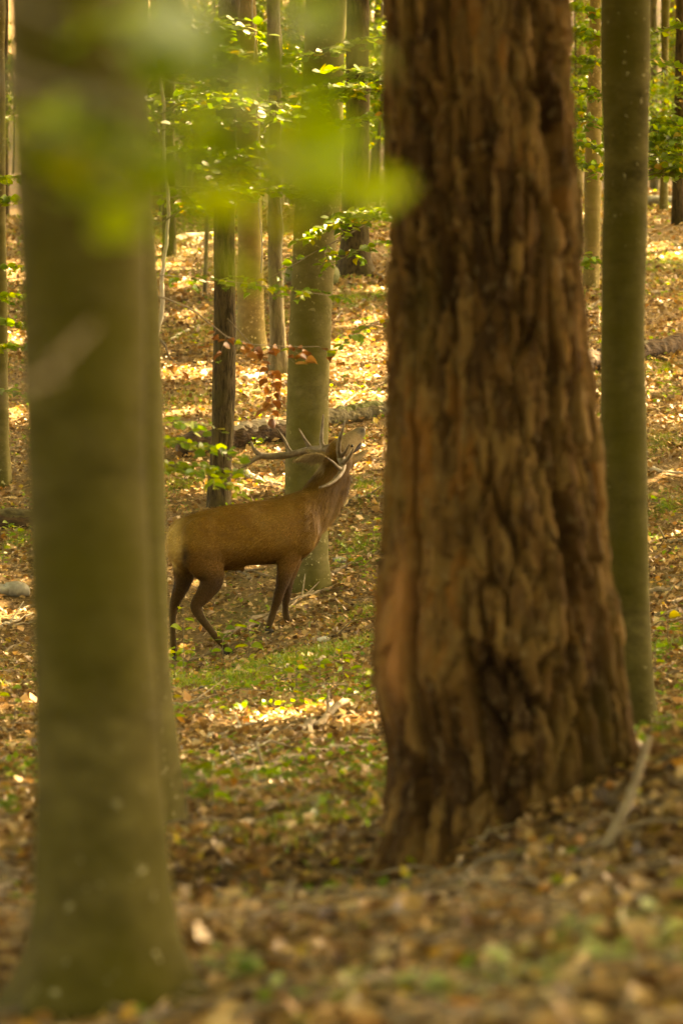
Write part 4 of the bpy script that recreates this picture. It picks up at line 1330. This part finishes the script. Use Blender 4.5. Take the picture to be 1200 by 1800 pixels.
# roots and near twigs around the pine
b = P(1132, 1290, 12.6)
stick('olive stick leaning against the pine foot on the near bank', [(1040, 1440), (1060, 1420), (1085, 1400)], .012, forks=0)
p0, p1 = on_ground(1062, 12.4, .01), P(1140, 1296, 12.6)
v, f, t = tube(smooth_line([p0, (p0 + p1) / 2 + [.01, 0, -.01], p1], 10) - p0, np.linspace(.022, .010, 10), 8)
tag(obj('leaning_stick', mesh_np('leaning_stick', v, tri(f, t)), M_stick, loc=p0), 'bent stick propped up beside the right foot of the pine', 'stick')
p0 = on_ground(790, 12.7, .0); p1 = on_ground(930, 12.9, .0)
v, f, t = tube(smooth_line([p0, p0 * .6 + p1 * .4 + [0, 0, .07], p1 + [0, 0, .02]], 14) - p0, np.linspace(.012, .007, 14), 8)
tag(obj('arched_root', mesh_np('arched_root', v, tri(f, t)), M_twig, loc=p0), 'thin arched root in front of the pine foot', 'root')

# ------------------------------------------------------------------ leaf litter
def scatter(n, d0, d1, pw=1.6, margin=1.12):
    """points on the ground inside the wedge of land before the camera, denser near it"""
    t = rng.uniform(0, 1, n)
    d = (d0 ** (1 - pw) + t * (d1 ** (1 - pw) - d0 ** (1 - pw))) ** (1 / (1 - pw))
    x = rng.uniform(-1, 1, n) * (.0889 * d * margin + .25)
    return x, d


def slope_normal(x, y):
    e = .15
    gx = (ground(x + e, y) - ground(x - e, y)) / (2 * e); gy = (ground(x, y + e) - ground(x, y - e)) / (2 * e)
    return unit(np.c_[-gx, -gy, np.ones(len(x))])


xy = [scatter(n, a, b, pw) for n, a, b, pw in ((15000, 5.2, 12, -.4), (46000, 12, 26, -.3), (108000, 26, 62, .2), (36000, 62, 95, 0))]
x = np.concatenate([q[0] for q in xy]); y = np.concatenate([q[1] for q in xy])
_d = fbm(np.c_[x, y * .8, 0 * x] * 1.5, 23, 4); _k = rng.random(len(x)) < np.clip(1.0 + 1.3 * _d, .5, 1); x = x[_k]; y = y[_k]
z = ground(x, y); nrm = slope_normal(x, y)
far = np.clip((y - 30) / 50, 0, 1)
N = len(x)
cen = np.c_[x, y, z + rng.uniform(.002, .035, N) * (1 + far)]
tl = unit(nrm + rng.normal(size=(N, 3)) * .42)
rnd = np.clip(rng.beta(1.9, 2.2, N) - .10 * np.clip((16 - y) / 4, 0, 1) + .22 * fbm(np.c_[x, y, 0 * x] * .9, 15, 3), 0, 1)
odd = rng.random(N); rnd = np.where(odd < .06, rng.uniform(.88, 1, N), np.minimum(rnd * .93, .84))
sz = np.clip(rng.lognormal(-3.12, .34, N), .018, .09) * (1 + .9 * far); ax = rand_dir(N, .3); wd = rng.uniform(.75, 1.25, N); cu = rng.uniform(-1.2, 2.6, N)
T_CUP_V = T_BEECH_V.copy(); T_CUP_V[:, 2] = .22 * np.abs(T_CUP_V[:, 1]) + .30 * (T_CUP_V[:, 0] - .5) ** 2 - .03
nr_ = y < 12
LVF = []
for m_, tv, tf in ((nr_, T_CUP_V, T_BEECH_F), (~nr_, T_LIT_V, T_LIT_F)):
    LVF.append((*leaf_array(cen[m_], ax[m_], tl[m_], sz[m_], tv, tf, width=wd[m_], curl=cu[m_]), np.repeat(rnd[m_], len(tv))))
V, F = merge([(a, b) for a, b, c in LVF])
o = obj('leaf_litter', mesh_np('leaf_litter', V, F, {'rnd': np.concatenate([c for a, b, c in LVF])}), M_litter, kind='stuff')
tag(o, 'carpet of brown and tan fallen beech leaves on the forest floor', 'leaves')

# the largest fallen leaves, singly
FALL = []
for q in range(5):
    v = T_FINE_V.copy(); v[:, 1] *= 1.1; v[:, 2] = v[:, 2] * (1 + q * .5) + .16 * (v[:, 0] - .5) ** 2 * (q - 1) + .25 * np.abs(v[:, 1]) * (q % 3) * .6
    me = mesh_np('fallen_leaf', v, T_FINE_F); me.materials.append(M_litter_o); FALL.append(me)
from mathutils import Matrix
x, y = scatter(240, 6.6, 14.5, 1.2, margin=.98)
z = ground(x, y); nrm = slope_normal(x, y)
for i in range(len(x)):
    n_ = unit(nrm[i] + rng.normal(size=3) * .3); a_ = unit(np.cross(n_, rng.normal(size=3))); b_ = np.cross(n_, a_)
    o = bpy.data.objects.new('fallen_leaf', FALL[i % 5]); COL.objects.link(o)
    M = Matrix(((a_[0], b_[0], n_[0]), (a_[1], b_[1], n_[1]), (a_[2], b_[2], n_[2]))).to_4x4()
    o.matrix_world = Matrix.Translation((x[i], y[i], z[i] + .035)) @ M @ Matrix.Scale(float(rng.uniform(.055, .085)), 4)
    tag(o, 'large curled brown leaf lying on top of the near leaf litter', 'leaf', 'large fallen leaves on the near bank')

# twigs in the litter
x, y = scatter(1500, 6.5, 75, 1.2)
tw = []
z = ground(x, y)
for i in range(len(x)):
    a = rng.uniform(0, 6.28); L = rng.uniform(.12, .5)
    e = np.array([x[i] + math.cos(a) * L, y[i] + math.sin(a) * L, 0])
    e[2] = g1(e[0], e[1]) + rng.uniform(.02, .07)
    s0 = np.array([x[i], y[i], z[i] + .02])
    v, f, t = tube(np.array([s0, (s0 + e) / 2 + rng.normal(size=3) * .025, e]), [.006, .005, .003], 4)
    tw.append((v, tri(f, t)))
V, F = merge(tw)
tag(obj('twig_litter', mesh_np('twig_litter', V, F), M_stick, kind='stuff'), 'small broken twigs strewn through the leaf litter', 'twigs')

# ------------------------------------------------------------------ grass and green ground cover
GP = []
for col, row, rx, ry, w in [(520, 1160, .75, 1.0, 1.6), (400, 1195, .6, .9, 1.6), (600, 1150, .5, .8, 1.4), (350, 1215, .4, .7, 1.2), (640, 1080, .3, .5, .8), (450, 1180, .6, .8, 1.2), (560, 1440, .5, .9, 1), (470, 1455, .35, .6, .8), (640, 1410, .35, .7, .9), (620, 1200, .3, .6, .5),
                            (330, 590, .5, 1.2, .7), (1170, 650, .5, 1, .5), (1165, 470, .7, 1.6, .9), (340, 400, 1.2, 3, .9), (1165, 890, .3, .5, .8), (20, 1200, .3, .5, .6), (640, 520, .7, 1.5, .8), (640, 860, .35, .6, .7), (640, 960, .3, .5, .7), (330, 860, .4, .6, .7), (350, 700, .5, .9, .6), (450, 560, .6, 1.2, .7), (1165, 780, .35, .6, .7), (20, 950, .4, .8, .7), (1160, 1140, .25, .4, .6)]:
    d = row_to_d(col, row); p = on_ground(col, d); GP.append((p[0], p[1], rx, ry, w))
gx = []; gy = []
for a, b_, rx, ry, w in GP:
    n = int(4400 * rx * ry * w) + 250
    gx.append(a + rng.normal(size=n) * rx * .6); gy.append(b_ + rng.normal(size=n) * ry * .6)
x = np.concatenate(gx); y = np.concatenate(gy)
pn = fbm(np.c_[x, y, 0 * x] * 3.1, 17, 3); k = pn > -.1
x, y = x[k], y[k]; N = len(x); z = ground(x, y)
up = unit(rng.normal(size=(N, 3)) * .55 + np.array([0, 0, 1.0]))
T_BLADE_V = np.array([[0, .035, 0], [0, -.035, 0], [.55, .03, .05], [.55, -.03, .05], [1, 0, .22]]); T_BLADE_F = np.array([[0, 1, 3], [0, 3, 2], [2, 3, 4]])
V, F = leaf_array(np.c_[x, y, z], up, rand_dir(N, .2), rng.uniform(.03, .085, N), T_BLADE_V, T_BLADE_F, width=1.3)
tag(obj('grass', mesh_np('grass', V, F, {'rnd': np.repeat(rng.uniform(0, 1, N), 5)}), M_grass, kind='stuff'), 'thin green grass growing in patches among the fallen leaves', 'grass')
x, y = scatter(60000, 6, 95, 1.15)
pn = fbm(np.c_[x, y, 0 * x] * .8, 19, 4); k = rng.random(len(x)) < np.clip((pn + .10) * 2.2, .06, .9) * np.clip((y - 12) / 12, .015, 1) * (1 + .8 * np.clip((y - 50) / 30, 0, 1))
x, y = x[k], y[k]; N = len(x); z = ground(x, y)
V, F = leaf_array(np.c_[x, y, z + rng.uniform(.02, .10, N)], rand_dir(N, .3), unit(rng.normal(size=(N, 3)) * .4 + [0, -.1, 1]), rng.uniform(.025, .06, N) * (1 + 1.2 * np.clip((y - 40) / 50, 0, 1)), T_LIT_V, T_LIT_F)
tag(obj('ground_cover', mesh_np('ground_cover', V, F, {'rnd': np.repeat(rng.uniform(0, .95, N), len(T_LIT_V))}), M_leaf, kind='stuff'), 'low green ground cover speckling the leaf litter', 'ground cover')


# ------------------------------------------------------------------ seedlings
def seedling(label, col, d, h, nl, size, kind='green', group=None, lean=0.0, name='seedling'):
    b = on_ground(col, d)
    s = Sapling(label, b, name=name, cat='seedling', group=group)
    tip = b + np.array([lean, rng.uniform(-.05, .05), h])
    p = s.stem([b - [0, 0, .02], (b + tip) / 2 + rng.normal(size=3) * .01, tip], .0035, .002, n=8)
    for j in range(nl):
        q = p[min(7, 3 + int(j / nl * 5))]; a = j * 2.4 + rng.uniform(-.5, .5)
        s.leaf(q + np.array([math.cos(a), math.sin(a), 0]) * .012, np.array([math.cos(a), math.sin(a), rng.uniform(-.15, .35)]), unit(np.array([0, -.25, 1.0]) + rng.normal(size=3) * .3), size * rng.uniform(.75, 1.2), kind)
    return s.done()


seedling('sunlit yellow-green seedling under the stag\'s belly', 436, 33.4, .36, 6, .11, 'yellow')
seedling('seedling with small leaves before the stag\'s near hind leg', 395, 33.2, .34, 9, .09)
seedling('leafy seedling before the stag\'s far hind leg', 322, 31.5, .62, 7, .10, 'yellow')
seedling('seedling beside the slim beech and stag\'s hind hooves', 310, 32.3, .28, 8, .09, 'yellow')
for col, d, h, nl in [(610, 8.5, .13, 8), (640, 8.7, .12, 8), (500, 8.7, .13, 7), (420, 9.3, .16, 9), (395, 9.5, .14, 7), (860, 8.3, .14, 9), (905, 8.6, .12, 8), (980, 8.4, .13, 9), (1020, 8.7, .15, 8), (1070, 8.3, .12, 8), (1120, 8.7, .18, 9), (1170, 8.6, .18, 10), (1190, 8.2, .14, 8), (740, 8.2, .11, 7), (930, 8.0, .12, 7), (820, 8.0, .1, 7)]:
    seedling('pale green seedling on the near bank in front of the pine' if col > 700 else 'pale green seedling on the near bank between the thick beech and the pine' if col > 450 else 'leafy seedling at the foot of the thick blurred beech', col, d - .3, h * .55, nl, .05, 'herb_sheen', 'seedlings on the bank before the pine' if col > 700 else 'seedlings between thick beech and pine' if col > 450 else 'seedlings at the thick beech foot')
for col, row, k in [(350, 1428, 'green'), (375, 1440, 'green'), (330, 1445, 'green'), (300, 1290, 'green'), (450, 800, 'green'), (470, 812, 'green'), (610, 1000, 'green'), (640, 1010, 'green'), (655, 960, 'yellow'), (480, 1225, 'yellow'), (560, 1210, 'yellow'), (600, 1205, 'yellow'), (520, 1232, 'yellow'), (660, 1240, 'yellow'), (640, 1222, 'yellow'),
                    (15, 960, 'green'), (30, 975, 'green'), (5, 1000, 'green'), (1165, 690, 'yellow'), (1185, 705, 'yellow'), (1155, 900, 'green'), (1170, 1130, 'green'), (1150, 1190, 'green'), (600, 620, 'green'), (660, 530, 'green'), (350, 620, 'green'), (20, 1290, 'green'), (10, 1440, 'green')]:
    where = 'on the slope right of the smooth green-grey trunk' if col > 1100 else 'on the shaded side of the thick blurred beech' if col < 100 else 'before the stag near the sunlit patch' if row > 1150 else 'around the large grey beech' if row > 780 else 'on the bright hillside behind the logs'
    seedling(('yellow-green' if k == 'yellow' else 'green') + ' beech seedling in the litter ' + where, col, row_to_d(col, row), rng.uniform(.12, .28), int(rng.integers(5, 9)), .075, k, k + ' seedlings ' + where)
